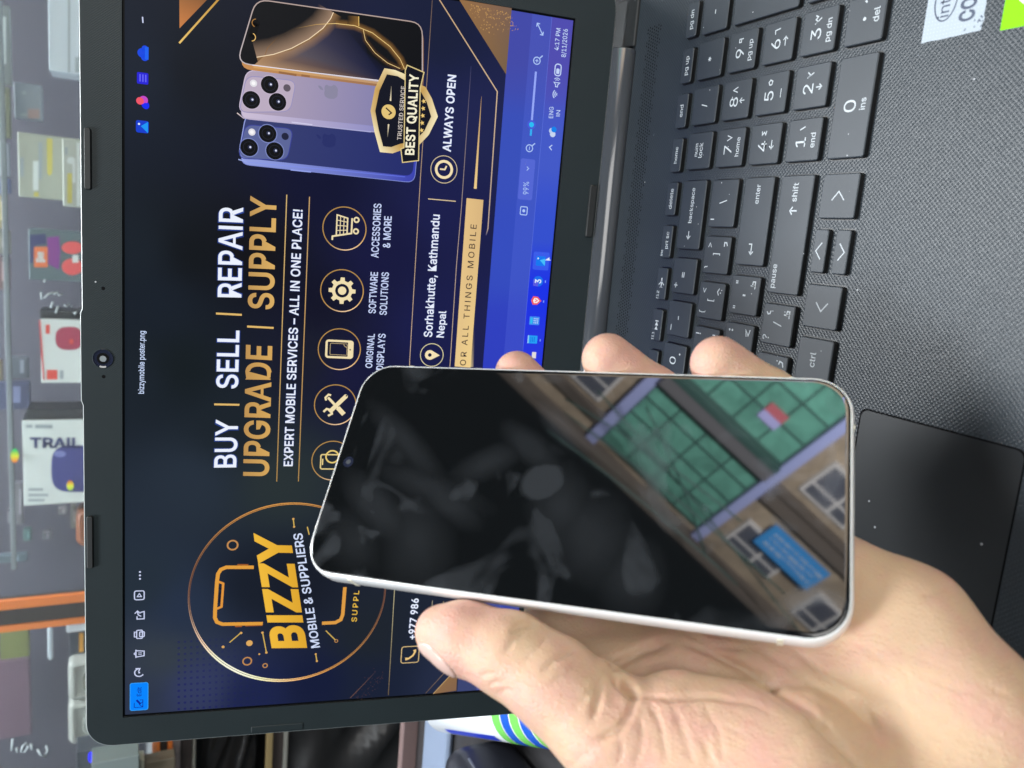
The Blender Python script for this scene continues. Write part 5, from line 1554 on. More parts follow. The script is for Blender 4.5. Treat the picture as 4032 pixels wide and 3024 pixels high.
CL = [(-30, 20, 42, 330, 60, (.34, .38, .38), 'pale grey pack at the far right end of the bay'), (-30, 340, 40, 540, 60, (.30, .32, .22), 'straw coloured pack beyond the cream packs'), (-30, 560, 36, 690, 50, (.45, .50, .58), 'pale blue white pack beyond the cream packs'),
      (-30, 700, 40, 760, 50, (.12, .16, .34), 'deep blue pack beyond the cream packs'), (-30, 770, 28, 900, 50, (.40, .33, .17), 'ochre pack beyond the speaker boxes'), (-30, 905, 40, 1000, 50, (.32, .30, .26), 'stone grey pack beyond the speaker boxes'), (-30, 1010, 38, 1140, 40, (.26, .16, .17), 'dusky pink pack beyond the slate speaker box'),
      (40, 1405, 112, 1490, 55, (.22, .25, .30), 'smoky grey sachet beyond the red speaker carton'), (-30, 1420, 8, 1500, 20, (.34, .28, .18), 'tan sachet beyond the red speaker carton'), (-30, 1505, 118, 1612, 70, (.13, .15, .27), 'slate blue sachet between the two white cartons'),
      (60, 1900, 90, 2066, 30, (.28, .28, .32), 'thin grey blister strip below the TRAIL carton'), (30, 2012, 60, 2060, 30, (.27, .27, .32), 'small grey blister hanging below the thin strip'), (92, 2085, 122, 2130, 30, (.17, .30, .30), 'small sea green blister near the orange upright'), (-30, 2186, 106, 2216, 40, (.20, .27, .32), 'flat blue grey sleeve just above the orange upright'),
      (230, 2000, 262, 2026, 24, (.40, .38, .40), 'small pale blister under the TRAIL carton'), (166, 2095, 200, 2125, 24, (.26, .26, .30), 'small square grey blister under the TRAIL carton'), (278, 1990, 300, 2080, 24, (.30, .30, .28), 'narrow grey blister beside the rust brown case')]
for x0, y0, x1, y1, dz_, c_, lab in CL:
    Yc = 790.0 - dz_
    root, face, word = carton('accessory_pack', lab, 'pack', x0, y0, y1, mat('pack_card', tuple(v * .62 for v in c_), .45), depth=10, Y=Yc, xr=x1, group='small packs deep in the showcase')
    w_, h_ = x1 - x0, y1 - y0
    face('pack_print', [rect(x0 + w_ * .55, y0 + h_ * .15, x0 + w_ * .75, y0 + h_ * .75)], mat('pack_print', tuple(min(.8, v * 1.5 + .05) for v in c_), .45))
# left bay, below the upright in the photograph
root, face, word = carton('flat_pack', 'olive card pack high in the left bay', 'pack', 0, 2478, 2592, MT['olive'], depth=12, xr=113, Y=FY_ + 70)
root, face, word = carton('flat_pack', 'dull mauve pack hanging under the olive one', 'pack', -40, 2600, 2905, MT['mauve'], depth=12, xr=118, Y=FY_ + 90)
X0, X1, Z0, Z1 = span(187, 2468, 209, 2597, FY_ - 10)
mb = MB()
mb.loft([[(X0 + (X1 - X0) * t, FY_ - 10 + r * math.cos(a), (Z0 + Z1) / 2 + r * math.sin(a)) for a in [i * 2 * math.pi / 14 for i in range(14)]] for t, r in ((0, 1.0), (.04, 2.0), (.1, (Z1 - Z0) / 2), (.93, (Z1 - Z0) / 2 * .9), (1, 1.2))])
o = mb.build('glare_streak', MT['white_gloss'], base=((X0 + X1) / 2, FY_ - 10, (Z0 + Z1) / 2)); tag(o, 'slim white rod imitating a glare streak before the left bay', 'glare'); fix_normals(o)  # white rod added in place of a glare streak on the glass
root, face, word = carton('gadget_box', 'dark slate gadget box with an amber strip in the left bay', 'box', 272, 2484, 2604, MT['dark_slate'], depth=30, Y=FY_ + 6)
face('amber_strip', [rect(312, 2492, 328, 2566)], mat('amber_print', (0.80, 0.38, 0.05), .4))
X0, X1, Z0, Z1 = span(236, 2442, 350, 2478, FY_ - 30)
o = solid('lamp_glare_plate', 'thin white plate imitating lamp glare beside the orange upright', 'tray', (X0, X1), (at(345, 2460, FY_ - 30)[1] - 2, at(262, 2460, FY_ - 30)[1]), (FY_ - 38, FY_ + 4), mat('glare_white', (0.85, 0.9, 0.95), .2), 2.5)  # bright plate added in place of a lamp's reflection
for k, (ya, yb, lab) in enumerate(((2602, 2757, 'warm grey earbud charging case next to the slate gadget box'), (2764, 2928, 'warm grey earbud charging case at the laptop lid corner'))):
    X0, X1, Z0, Z1 = span(268, ya, 420, yb, FY_ - 14)
    base_ = ((X0 + X1) / 2, FY_ + 4, Zs)
    root = empty('earbud_case', lab, 'earbud case', base_, 'pair of grey earbud cases on the shelf')
    cx, cz, w_, h_ = (X0 + X1) / 2, (Zs + Z1) / 2, X1 - X0, Z1 - Zs
    mb = MB()
    R_ = lambda ins, y, r: [(x, y, z) for x, z in rr(cx, cz, w_ - 2 * ins, h_ - 2 * ins, max(1, r - ins))]
    mb.loft([R_(0, FY_ + 22, 7), R_(0, FY_ - 6, 7), R_(2, FY_ - 12, 7), R_(5, FY_ - 14, 7), R_(7, FY_ - 14, 7), R_(8.5, FY_ - 10, 7)])
    o = mb.build('case_body', MT['grey_plastic'], root, base_); fix_normals(o)
    mb = MB(); rr_ = min(w_, h_) * .20
    mb.loft([[(x, y, z) for x, z in rr(cx - w_ * .06, Z1 - h_ * .33 , w_ * .55 * s, h_ * .34 * s, rr_ * s)] for s, y in ((1, FY_ - 10), (.96, FY_ - 13), (.8, FY_ - 14.5))])
    o = mb.build('earbud', [MT['grey_plastic_dark'], MT['grey_plastic']][k], root, base_); fix_normals(o)

# below the left bay: small things at the picture's lower left edge, in front of the shelf
YD = FY_ - 70
root, face, word = carton('charger_block', 'dark grey charger block with a blue light by the shelf edge', 'charger', 300, 2948, 3090, MT['dark_slate'], depth=30, Y=YD, xr=452)
face('indicator_light', [ell(360, 2981, 13, 21, p=.7)], MT['led_blue'])
root, face, word = carton('tin_box', 'grey green tin box under the charger block', 'box', 360, 2990, 3090, mat('grey_green_tin', (0.17, 0.21, 0.21), .35), depth=30, Y=YD - 34, xr=548)
root, face, word = carton('socket_block', 'cream socket block with a dark front under the orange lip', 'socket', 548, 2992, 3100, mat('cream_plastic', (0.62, 0.62, 0.48), .4), depth=18, Y=YD - 20, xr=568)
root, face, word = carton('wooden_block', 'dull brown block standing beside the cream socket', 'block', 569, 2994, 3100, mat('dull_brown_board', (0.10, 0.085, 0.06), .5), depth=18, Y=YD - 18, xr=690)

# ---- showcase glass with marker scribble
gx = [at(0, -300, YF_ - 30), at(0, 3300, YF_ - 30)]
scr_pts = [[(178, 1100), (174, 1112)], [(162, 1150), (164, 1178), (176, 1172), (190, 1158), (214, 1152)], [(212, 1160), (224, 1150), (232, 1164), (246, 1158)], [(208, 1188), (200, 1212)], [(228, 1205), (220, 1232)], [(252, 1200), (262, 1208), (272, 1196), (284, 1208)], [(292, 1236), (304, 1226)],
           [(50, 2910), (46, 2955)], [(66, 2944), (68, 2962)], [(84, 2962), (88, 2940), (104, 2924), (112, 2940), (96, 2962)], [(122, 2930), (128, 2952)], [(148, 2950), (160, 2972), (176, 2980), (188, 2955), (182, 2936)]]
gp = cpart('glass_pane', (-1100, 480), (YF_ - 34, YF_ - 30), (Zs - 2, 600), MT['pane'], 0)
mb = MB()
for pts in scr_pts:
    mb.tube([(at(x, y, YF_ - 35)[0], YF_ - 35, at(x, y, YF_ - 35)[1]) for x, y in pts], 1.1, 6)
mb.build('marker_lettering', MT['marker'], gp, (0, 750, -300))

# ---- things on the counter at the laptop's left
P0 = on_plane(1620, 2905, (0, 345, 0), (0, 1, 0))
xa = at(1620, 2830, 330)[0]
solid('upright_board', 'dull brown board standing at the back of the counter', 'board', (-620, -300), (BASE_Z, at(1588, 2900, 330)[1]), (330, 340), MT['brown_board'], .8)
solid('plastic_tub', 'cloudy blue grey plastic tub beside the laptop', 'tub', (-520, -290), (BASE_Z, at(1662, 2930, 300)[1]), (250, 300), MT['blue_grey'], 9)
# cleaner bottle lying on its side, label round it
ca = np.array(on_plane(1756, 2772, (0, 0, BASE_Z + 20.3), (0, 0, 1))); cb = np.array(on_plane(2260, 2806, (0, 0, BASE_Z + 20.3), (0, 0, 1)))
bo = empty('cleaner_bottle', 'white cleaner bottle with green and blue bands lying by the laptop', 'bottle', (float(ca[0]), float(ca[1]), BASE_Z))
ax = (cb - ca); ln_ = np.linalg.norm(ax); ax = ax / ln_
e1 = np.cross(ax, (0, 0, 1)); e1 /= np.linalg.norm(e1); e2 = np.cross(e1, ax)
RB = 20.0


def bring(t, r): return [tuple(ca + ax * t + r * (math.cos(a) * e1 + math.sin(a) * e2)) for a in [i * 2 * math.pi / 40 for i in range(40)]]


mb = MB()
mb.loft([bring(-3, RB * .72), bring(0, RB * .9), bring(5, RB), bring(ln_, RB), bring(ln_ + 6, RB * .8)])
bb_ = (float(ca[0]), float(ca[1]), BASE_Z)
o = mb.build('bottle_body', MT['can_white'], bo, bb_); fix_normals(o)
for k, t in enumerate((.66, .725, .79, .855, .92)):
    mb = MB(); mb.loft([bring(ln_ * t, RB + .25), bring(ln_ * (t + .055), RB + .25)], cap0=False, cap1=False)
    o = mb.build('label_band', MT['can_green'] if k % 2 == 0 else MT['can_blue'], bo, bb_); fix_normals(o)


def on_bottle(s, t0, t1, a0, a1, mt, bold=.03):
    v, f = text_mesh(s, bold); x0, x1 = v[:, 0].min(), v[:, 0].max()
    q = MB(); pts = []
    for x, y in v:
        t = ln_ * (t0 + (t1 - t0) * (x - x0) / (x1 - x0)); a = math.radians(a0 + (a1 - a0) * y / CAP)
        pts.append(tuple(ca + ax * t + (RB + .3) * (math.cos(a) * e1 + math.sin(a) * e2)))
    q.add(pts, f)
    return q.build('label_lettering', mt, bo, bb_)


q = MB()
for i in range(12):
    for j in range(4):
        def pp(ii, jj):
            a = math.radians(30 + jj * 4.5); return tuple(ca + ax * (ln_ * (.16 + .44 * ii / 12)) + (RB + .28) * (math.cos(a) * e1 + math.sin(a) * e2))
        q.add([pp(i, j), pp(i + 1, j), pp(i + 1, j + 1), pp(i, j + 1)], [(0, 1, 2, 3)])
q.build('label_stripe', MT['can_ink'], bo, bb_)
# dark pouch in front of the bottle
xa_, xb_ = at(1980, 3160, 150)[0], at(1980, 2915, 150)[0]
zt_ = at(1755, 2960, 150)[1]
pr = []
for y, k in ((158, .80), (154, .94), (146, 1.0), (110, 1.04), (60, 1.0), (20, .9), (10, .7)):
    ring = []
    for i in range(36):
        a = 2 * math.pi * i / 36
        cx_, cz_ = (xa_ + xb_) / 2, (BASE_Z + zt_) / 2
        ring.append((cx_ + (xb_ - xa_) / 2 * k * math.copysign(abs(math.cos(a)) ** .45, math.cos(a)) * (1 + .012 * math.sin(5 * a)), y, cz_ + (zt_ - BASE_Z) / 2 * k * math.copysign(abs(math.sin(a)) ** .45, math.sin(a)) + (1 - k) * -8))
    pr.append(ring)
mb = MB(); mb.loft(pr)
pb_ = ((xa_ + xb_) / 2, 84, BASE_Z)
po = empty('zip_pouch', 'blue black zip pouch lying in front of the cleaner bottle', 'pouch', pb_)
o = mb.build('pouch_body', mat('dark_blue_black_fabric', (0.022, 0.024, 0.034), .42), po, pb_); fix_normals(o)
mb = MB(); mb.tube([(xb_ - 1, y, zt_ - 10 - .05 * abs(y - 90)) for y in range(20, 150, 10)], 1.6, 8)
mb.build('zip', mat('grey_zip_tape', (0.16, 0.17, 0.20), .4), po, pb_)
mb = MB(); mb.box(-470, -352, 180, 200, BASE_Z, BASE_Z + 26)
o = mb.build('card_reader', MT['black_card'], base=(-410, 190, BASE_Z)); tag(o, 'small black boxy card reader by the plastic tub', 'card reader'); bevel(o, 1.5)

# ================================================================== THE HOUSE ACROSS THE STREET (seen in the phone's glass)
MT['f_wall'] = mat('beige_render', (0.30, 0.235, 0.165), 0.8)
MT['f_green'] = mat('green_glazing', (0.12, 0.32, 0.245), 0.3)
for k_, sc_, dk in (('f_wall', 2.2, .55), ('f_green', 3.0, .6)):
    m = MT[k_]; co = obj_coords(m)
    no = N(m, 'ShaderNodeTexNoise', Scale=sc_, Detail=6.0, Roughness=.7, Distortion=.8); LK(m, co, no.inputs['Vector'])
    r_ = N(m, 'ShaderNodeMapRange'); LK(m, no.outputs['Fac'], r_.inputs[0]); r_.inputs[1].default_value = .35; r_.inputs[2].default_value = .68
    bc = tuple(bsdf(m).inputs['Base Color'].default_value)[:3]
    LK(m, mixc(m, r_.outputs[0], tuple(v * 1.12 for v in bc), tuple(v * dk for v in bc)), bsdf(m).inputs['Base Color'])
MT['f_line'] = mat('dark_mullion', (0.03, 0.07, 0.06), 0.5)
MT['f_lav'] = mat('lavender_paint', (0.29, 0.32, 0.55), 0.6)
MT['f_slab'] = mat('weathered_slab', (0.10, 0.095, 0.10), 0.8)
MT['f_frame'] = mat('pale_window_frame', (0.50, 0.48, 0.46), 0.6)
MT['f_pane'] = mat('dark_window_glass', (0.075, 0.08, 0.10), 0.3)
MT['f_sign'] = mat('sky_blue_sign', (0.04, 0.24, 0.55), 0.5)
MT['f_pale'] = mat('faded_sign_lettering', (0.30, 0.40, 0.55), 0.6)
MT['f_brown'] = mat('brown_moulding', (0.10, 0.08, 0.065), 0.7)
FX = 8000.0
hb = (FX, -2500, -1500)
house = empty('building', 'beige building with green glazing across the street, mirrored in the phone', 'building', hb)


def fb_(name, y0, y1, z0, z1, d, m, parent=None, thick=40):
    mb = MB(); mb.box(FX - d, FX - d + thick, min(y0, y1), max(y0, y1), z0, z1)
    return mb.build(name, m, parent or house, hb)


fb_('wall', -5200, 900, -1500, 5560, 0, MT['f_wall'], thick=300)
for (y0, y1, z0, z1, cols, rws) in ((-2470, -880, 4300, 5440, 4, 4), (-2470, -980, 2300, 4040, 4, 5)):
    g = fb_('green_glazing', y0, y1, z0, z1, 30, MT['f_green'])
    mb = MB()
    for k in range(cols + 1):
        y = y0 + (y1 - y0) * k / cols; mb.box(FX - 45, FX - 29, y - 12, y + 12, z0, z1)
    for k in range(rws + 1):
        z = z0 + (z1 - z0) * k / rws; mb.box(FX - 44, FX - 28, y0, y1, z - 12, z + 12)
    mb.build('mullions', MT['f_line'], g, hb)
fb_('pilaster', -2600, -2480, -1500, 5540, 120, MT['f_lav'], thick=150)
fb_('pilaster', -860, -720, -1500, 5540, 120, MT['f_lav'], thick=150)
fb_('floor_slab', -2478, -862, 4060, 4270, 200, MT['f_slab'], thick=230)
fb_('slab_dark_edge', -2478, -862, 4030, 4100, 215, MT['f_line'], thick=230)  # dark strip along the slab's lower edge
fb_('moulding', -5200, -2602, 4360, 4500, 130, MT['f_brown'], thick=150)
fb_('moulding', -5200, -2602, 4240, 4320, 90, MT['f_brown'], thick=110)
fb_('drain_pipe', -700, 900, 5180, 5300, 90, MT['f_brown'], thick=110)
for (y0, y1, z0, z1) in ((-3480, -2770, 4860, 5290), (-3480, -2810, 3580, 4110), (-4560, -3960, 4930, 5400), (-4560, -3960, 3580, 4110), (-540, 500, 4420, 5080), (-3480, -2810, 2500, 3100)):
    fr = fb_('window', y0, y1, z0, z1, 60, MT['f_frame'], thick=60)
    w_ = (y1 - y0)
    ym = y0 + w_ * .42
    for a, b_ in ((y0 + 40, ym - 20), (ym + 20, y1 - 40)):
        for c_, d_ in ((z0 + 35, z0 + (z1 - z0) * .62), (z0 + (z1 - z0) * .62 + 35, z1 - 35)):
            q = MB(); q.box(FX - 64, FX - 50, a, b_, c_, d_)
            q.build('pane', MT['f_pane'], fr, hb)
# roof edge over the wall
fb_('roof_edge', -5200, 900, 5560, 5640, 260, MT['f_brown'], thick=560)
sg = empty('shop_sign', 'sky blue sign board on the building across the street', 'sign', (FX - 160, -3380, 4600))
mb = MB(); mb.box(FX - 170, FX - 140, -3790, -2960, 4590, 4960)
mb.build('board', MT['f_sign'], sg, (FX - 160, -3380, 4600))
mb = MB()
rs = np.random.RandomState(5)
for r_ in range(3):
    y = -3040
    while y > -3700:
        w_ = rs.uniform(20, 90)
        mb.box(FX - 176, FX - 171, y - w_, y, 4670 + r_ * 85, 4670 + r_ * 85 + rs.uniform(18, 46)); y -= w_ + rs.uniform(10, 30)
mb.build('faded_lettering', MT['f_pale'], sg, (FX - 160, -3380, 4600))
fg = empty('hoarding', 'small red and lilac board fixed on the green glazing', 'sign', (FX - 70, -2000, 3560))
for a, b_, mt in ((3560, 3675, mat('faded_red_board', (0.42, 0.10, 0.12), .6)), (3676, 3790, mat('lilac_board', (0.35, 0.34, 0.60), .6))):
    mb = MB(); mb.box(FX - 70, FX - 50, -2120, -1870, a, b_); mb.build('board_half', mt, fg, (FX - 70, -2000, 3560))
for k, (a, b_) in enumerate((((-300, 5300), (-3000, 5060)), ((-300, 5000), (-3400, 4760)), ((-200, 4900), (-2500, 4500)), ((-900, 4300), (-2600, 5200)), ((-400, 4600), (-4600, 5250)))):
    mb = MB(); pts = []
    for i in range(13):
        t = i / 12; pts.append((FX - 900 + 60 * k, a[0] + (b_[0] - a[0]) * t, a[1] + (b_[1] - a[1]) * t - 60 * 4 * t * (1 - t)))
    mb.tube(pts, 11, 6)
    o = mb.build('overhead_cable', MT['f_line'], base=(FX - 900, -1500, 4800)); tag(o, 'black overhead street cable hanging before the green building', 'cable', 'street cables crossing the building')


# ================================================================== THE HAND
# phone frame in mm: x to its right edge, y to its top, z out of its glass; the palm lies behind and below it
def P2W(p):
    return np.asarray(p, float) @ PHM.T + PHC


def seg(p, a, b, ra, rb):
    a, b = np.array(a, np.float32), np.array(b, np.float32)
    ab = b - a; q = p - a
    t = np.clip((q @ ab) / (ab @ ab), 0, 1)
    d = q - t[..., None] * ab
    return np.sqrt((d * d).sum(-1)) - (ra + (rb - ra) * t)


def smin(a, b, k):
    h = np.clip(0.5 + 0.5 * (b - a) / k, 0, 1)
    return b + (a - b) * h - k * h * (1 - h)


def chain(p, pts, k=3.0):
    d = None
    for (a, ra), (b, rb) in zip(pts[:-1], pts[1:]):
        s = seg(p, a, b, ra, rb)
        d = s if d is None else smin(d, s, k)
    return d


THUMB = [((-44.4, 29.6, -8.0), 7.2), ((-45.0, 22.0, -7.5), 9.3), ((-47.6, 8.0, -7.2), 10.5), ((-52.5, -4.0, -8.0), 11.2), ((-62.0, -20.0, -11.0), 13.5)]
INDEX = [((-42.0, 1.0, -31.5), 11.2), ((-10.0, 8.0, -28.0), 9.2), ((31.0, 15.0, -18.0), 7.8), ((38.2, 24.5, -8.0), 7.0)]
MIDDLE = [((-34.0, -32.0, -31.0), 10.5), ((2.0, -26.0, -29.0), 9.4), ((36.0, -18.8, -16.0), 8.2), ((41.8, -5.4, -4.2), 7.9)]
RING = [((-22.0, -50.0, -31.0), 10.5), ((8.0, -54.0, -28.0), 9.2), ((36.0, -52.5, -15.5), 8.2), ((41.2, -38.2, -4.2), 8.0)]
LITTLE = [((-8.0, -64.0, -28.0), 9.4), ((12.0, -63.0, -24.0), 8.2), ((27.0, -60.0, -18.0), 7.2), ((26.0, -52.0, -16.0), 6.6)]


def hand_sdf(p):
    th = chain(p, THUMB, 4.0)
    # flat of the thumb pressed against the phone, ball of the thumb
    thenar = smin(seg(p, (-58.0, -36.0, -15.0), (-63.0, -62.0, -17.0), 14.5, 20.0), seg(p, (-66.0, -30.0, -15.0), (-80.0, -72.0, -18.0), 15.0, 20.0), 8.0)
    thenar = smin(thenar, seg(p, (-68.0, -62.0, -17.0), (-84.0, -92.0, -21.0), 20.0, 19.0), 8.0)
    d = smin(th, thenar, 4.5)
    d = smin(d, seg(p, (-50.5, -16.5, -9.5), (-55.5, -24.0, -8.0), 5.5, 7.5), 2.0)
    palm = seg(p, (-38.0, -30.0, -34.0), (-40.0, -88.0, -29.0), 12.0, 18.0)
    palm = smin(palm, seg(p, (-45.0, -6.0, -30.0), (-39.0, -36.0, -31.0), 11.0, 12.0), 4.0)
    palm = smin(palm, seg(p, (-28.0, 0.0, -32.0), (-25.0, -34.0, -32.0), 10.5, 11.5), 4.0)
    palm = smin(palm, seg(p, (-18.0, -58.0, -31.0), (-38.0, -92.0, -28.0), 14.0, 18.0), 8.0)
    hyp = smin(seg(p, (-10.0, -67.0, -25.5), (-23.5, -87.5, -23.5), 12.5, 15.6), seg(p, (-23.5, -87.5, -23.5), (-45.0, -103.0, -25.0), 16.0, 17.0), 5.0)
    palm = smin(palm, hyp, 7.0)
    d = smin(d, palm, 3.5)
    arm = smin(seg(p, (-45.0, -103.0, -26.0), (-128.0, -160.0, -42.0), 17.0, 21.0), seg(p, (-80.0, -84.0, -22.0), (-158.0, -128.0, -38.0), 19.0, 22.0), 14.0)
    arm = smin(arm, seg(p, (-62.0, -94.0, -25.0), (-142.0, -144.0, -41.0), 19.0, 23.0), 10.0)
    d = smin(d, arm, 8.0)
    for f in (INDEX, MIDDLE, RING, LITTLE):
        d = smin(d, chain(p, f, 4.0), 3.5)
    # flesh gives way to the phone
    q = np.abs(p - np.array((0, 0, -3.85), np.float32)) - np.array((35.5 - 3, 74.6 - 3, 3.9 - 3), np.float32)
    box = np.sqrt((np.maximum(q, 0) ** 2).sum(-1)) + np.minimum(q.max(-1), 0) - 3.0
    return np.maximum(d, 0.12 - box)


def surface_net(f, lo, hi, h):
    n = [int(round((hi[i] - lo[i]) / h)) + 1 for i in range(3)]
    ax = [np.float32(lo[i]) + np.float32(h) * np.arange(n[i], dtype=np.float32) for i in range(3)]
    V = np.empty(n, np.float32)
    for i0 in range(0, n[0], 16):
        g = np.stack(np.meshgrid(ax[0][i0:i0 + 16], ax[1], ax[2], indexing='ij'), -1)
        V[i0:i0 + 16] = f(g)
    neg = V < 0
    c = neg[:-1, :-1, :-1].astype(np.int8)
    cnt = sum(neg[a:n[0] - 1 + a, b:n[1] - 1 + b, e:n[2] - 1 + e].astype(np.int8) for a in (0, 1) for b in (0, 1) for e in (0, 1))
    act = (cnt > 0) & (cnt < 8)
    ids = np.full(act.shape, -1, np.int64)
    cells = np.argwhere(act)
    ids[act] = np.arange(len(cells))
    acc = np.zeros((len(cells), 3)); num = np.zeros(len(cells))
    cor = [(a, b, e) for a in (0, 1) for b in (0, 1) for e in (0, 1)]
    val = {k: V[cells[:, 0] + k[0], cells[:, 1] + k[1], cells[:, 2] + k[2]] for k in cor}
    for k in cor:
        for a in range(3):
            if k[a] == 0:
                k2 = tuple(k[i] + (1 if i == a else 0) for i in range(3))
                v0, v1 = val[k], val[k2]
                m_ = (v0 < 0) != (v1 < 0)
                t = np.where(m_, v0 / np.where(m_, v0 - v1, 1), 0)
                pt = np.array(k, float)[None, :].repeat(len(cells), 0); pt[:, a] += t
                acc[m_] += pt[m_]; num[m_] += 1
    P = (cells + acc / num[:, None]) * h + np.array(lo)
    F = []
    for a in range(3):
        b, e = (a + 1) % 3, (a + 2) % 3
        sl0 = [slice(None)] * 3; sl1 = [slice(None)] * 3
        sl0[a] = slice(0, n[a] - 1); sl1[a] = slice(1, n[a])
        for s in (sl0, sl1):
            s[b] = slice(1, n[b] - 1); s[e] = slice(1, n[e] - 1)
        x0, x1 = neg[tuple(sl0)], neg[tuple(sl1)]
        w = np.argwhere(x0 != x1)
        fl = x0[x0 != x1]
        off = np.zeros(3, int); off[b] = 1; off[e] = 1
        w = w + off
        q = []
        for db, de in ((-1, -1), (0, -1), (0, 0), (-1, 0)):
            o = w.copy(); o[:, b] += db; o[:, e] += de
            q.append(ids[o[:, 0], o[:, 1], o[:, 2]])
        q = np.stack(q, 1)
        q[~fl] = q[~fl][:, ::-1]
        F.append(q)
    return P, np.concatenate(F)


def gradient(p, e=0.35):
    p = p.astype(np.float32); g = np.empty_like(p)
    for a in range(3):
        o = np.zeros(3, np.float32); o[a] = e
        g[:, a] = hand_sdf(p + o) - hand_sdf(p - o)
    return g / (np.linalg.norm(g, axis=1, keepdims=True) + 1e-9)


HV, HF = surface_net(hand_sdf, (-184, -188, -74), (54, 44, 10), 0.7)
HN = gradient(HV)
# creases of the palm and thumb and the folds of the finger joints, as grooves (photo rows and columns laid on the skin)
WC = P2W(HV)
cc = (WC - CAM) @ RC
HPX = np.stack([PW / 2 + FPX * cc[:, 0] / -cc[:, 2], PH / 2 - FPX * cc[:, 1] / -cc[:, 2]], 1)
facing = ((CAM - WC) * (HN @ PHM.T)).sum(1) > 0
CREASE = [  # points, depth mm, half width px
    ([(2690, 2530), (2800, 2566), (2943, 2645), (3060, 2706), (3180, 2781), (3290, 2900), (3390, 3020)], 1.9, 15),
    ([(2690, 2530), (2800, 2566), (2943, 2645), (3060, 2706), (3180, 2781), (3290, 2900), (3390, 3020)], .8, 40),
    ([(2420, 2655), (2450, 2690), (2500, 2738)], 4.0, 17),
    ([(2400, 2630), (2460, 2600), (2540, 2556), (2640, 2530)], 1.8, 20),
    ([(2500, 2735), (2640, 2750), (2800, 2742), (2950, 2770)], 1.0, 9),
    ([(2500, 2735), (2482, 2800), (2440, 2870), (2330, 2925)], 1.5, 11),
    ([(2365, 2670), (2350, 2760), (2330, 2830)], 1.6, 12),
    ([(2560, 2760), (2600, 2860), (2625, 3000)], .7, 8),
    ([(2660, 2790), (2700, 2900), (2730, 3010)], .6, 8),
    ([(2770, 2770), (2830, 2880), (2850, 3010)], .5, 8),
    ([(2520, 2820), (2530, 2920), (2500, 3020)], .6, 8),
    ([(2440, 2900), (2450, 2960), (2430, 3020)], .5, 8),
    ([(2005, 2495), (2050, 2465), (2110, 2455)], 1.0, 9), ([(1985, 2570), (2020, 2520), (2080, 2478)], .9, 8),
    ([(2130, 2650), (2190, 2590), (2260, 2555)], .9, 9), ([(2150, 2710), (2230, 2650), (2300, 2600)], .5, 8),
    ([(2060, 2600), (2110, 2560), (2160, 2500)], .4, 8), ([(2250, 2800), (2310, 2740), (2350, 2690)], .5, 8),
    ([(1890, 2665), (1925, 2650), (1960, 2655)], .5, 7), ([(1925, 2700), (1960, 2680), (1990, 2690)], .5, 7), ([(1960, 2735), (1990, 2715), (2020, 2722)], .5, 7),
    ([(2680, 2480), (2800, 2540), (2960, 2560)], .6, 10),
    ([(3130, 2560), (3240, 2660), (3370, 2740)], 1.0, 13),
    ([(2960, 2540), (3040, 2590), (3130, 2650), (3210, 2700)], .6, 9),
    ([(3350, 2085), (3400, 2060), (3480, 2065)], 1.3, 14),
    ([(3400, 2770), (3460, 2900), (3480, 3020)], .6, 15),
    ([(3620, 2350), (3680, 2330), (3740, 2310)], .5, 10),
]
_r = np.random.RandomState(11)
for _ in range(70):      # fine skin lines over the ball of the thumb and the palm
    cx_, cy_ = _r.uniform(2250, 3950), _r.uniform(2560, 3020)
    a_ = math.radians(_r.choice([75, 20, -35]) + _r.uniform(-18, 18)); l_ = _r.uniform(50, 130)
    k_ = _r.uniform(-14, 14)
    CREASE.append(([(cx_ - l_ * math.cos(a_), cy_ - l_ * math.sin(a_)), (cx_ + k_, cy_ + k_), (cx_ + l_ * math.cos(a_), cy_ + l_ * math.sin(a_))], _r.uniform(.10, .24), _r.uniform(7, 10)))
for pts, dep, wd in CREASE:
    pts = np.array(pts, float)
    best = np.full(len(HV), 1e9)
    L = np.linalg.norm(np.diff(pts, axis=0), axis=1); Ls = np.concatenate([[0], np.cumsum(L)])
    tt = np.zeros(len(HV))
    sel = np.where(((HPX > pts.min(0) - 4 * wd) & (HPX < pts.max(0) + 4 * wd)).all(1) & facing)[0]
    for i in range(len(pts) - 1):
        ab = pts[i + 1] - pts[i]; q = HPX[sel] - pts[i]
        t = np.clip(q @ ab / (ab @ ab), 0, 1)
        d = np.linalg.norm(q - t[:, None] * ab, axis=1)
        m_ = d < best[sel]; best[sel[m_]] = d[m_]; tt[sel[m_]] = ((Ls[i] + t * L[i]) / Ls[-1])[m_]
    k = dep * np.exp(-(best / wd) ** 2) * np.minimum(1, 4 * np.minimum(tt, 1 - tt) + .25) * facing
    HV = HV - HN * k[:, None]

# skin tints: pinker where the pads are pressed, yellower in the hollow of the hand
def near(c, r):
    return np.exp(-((HV - np.array(c)) ** 2).sum(1) / r ** 2)


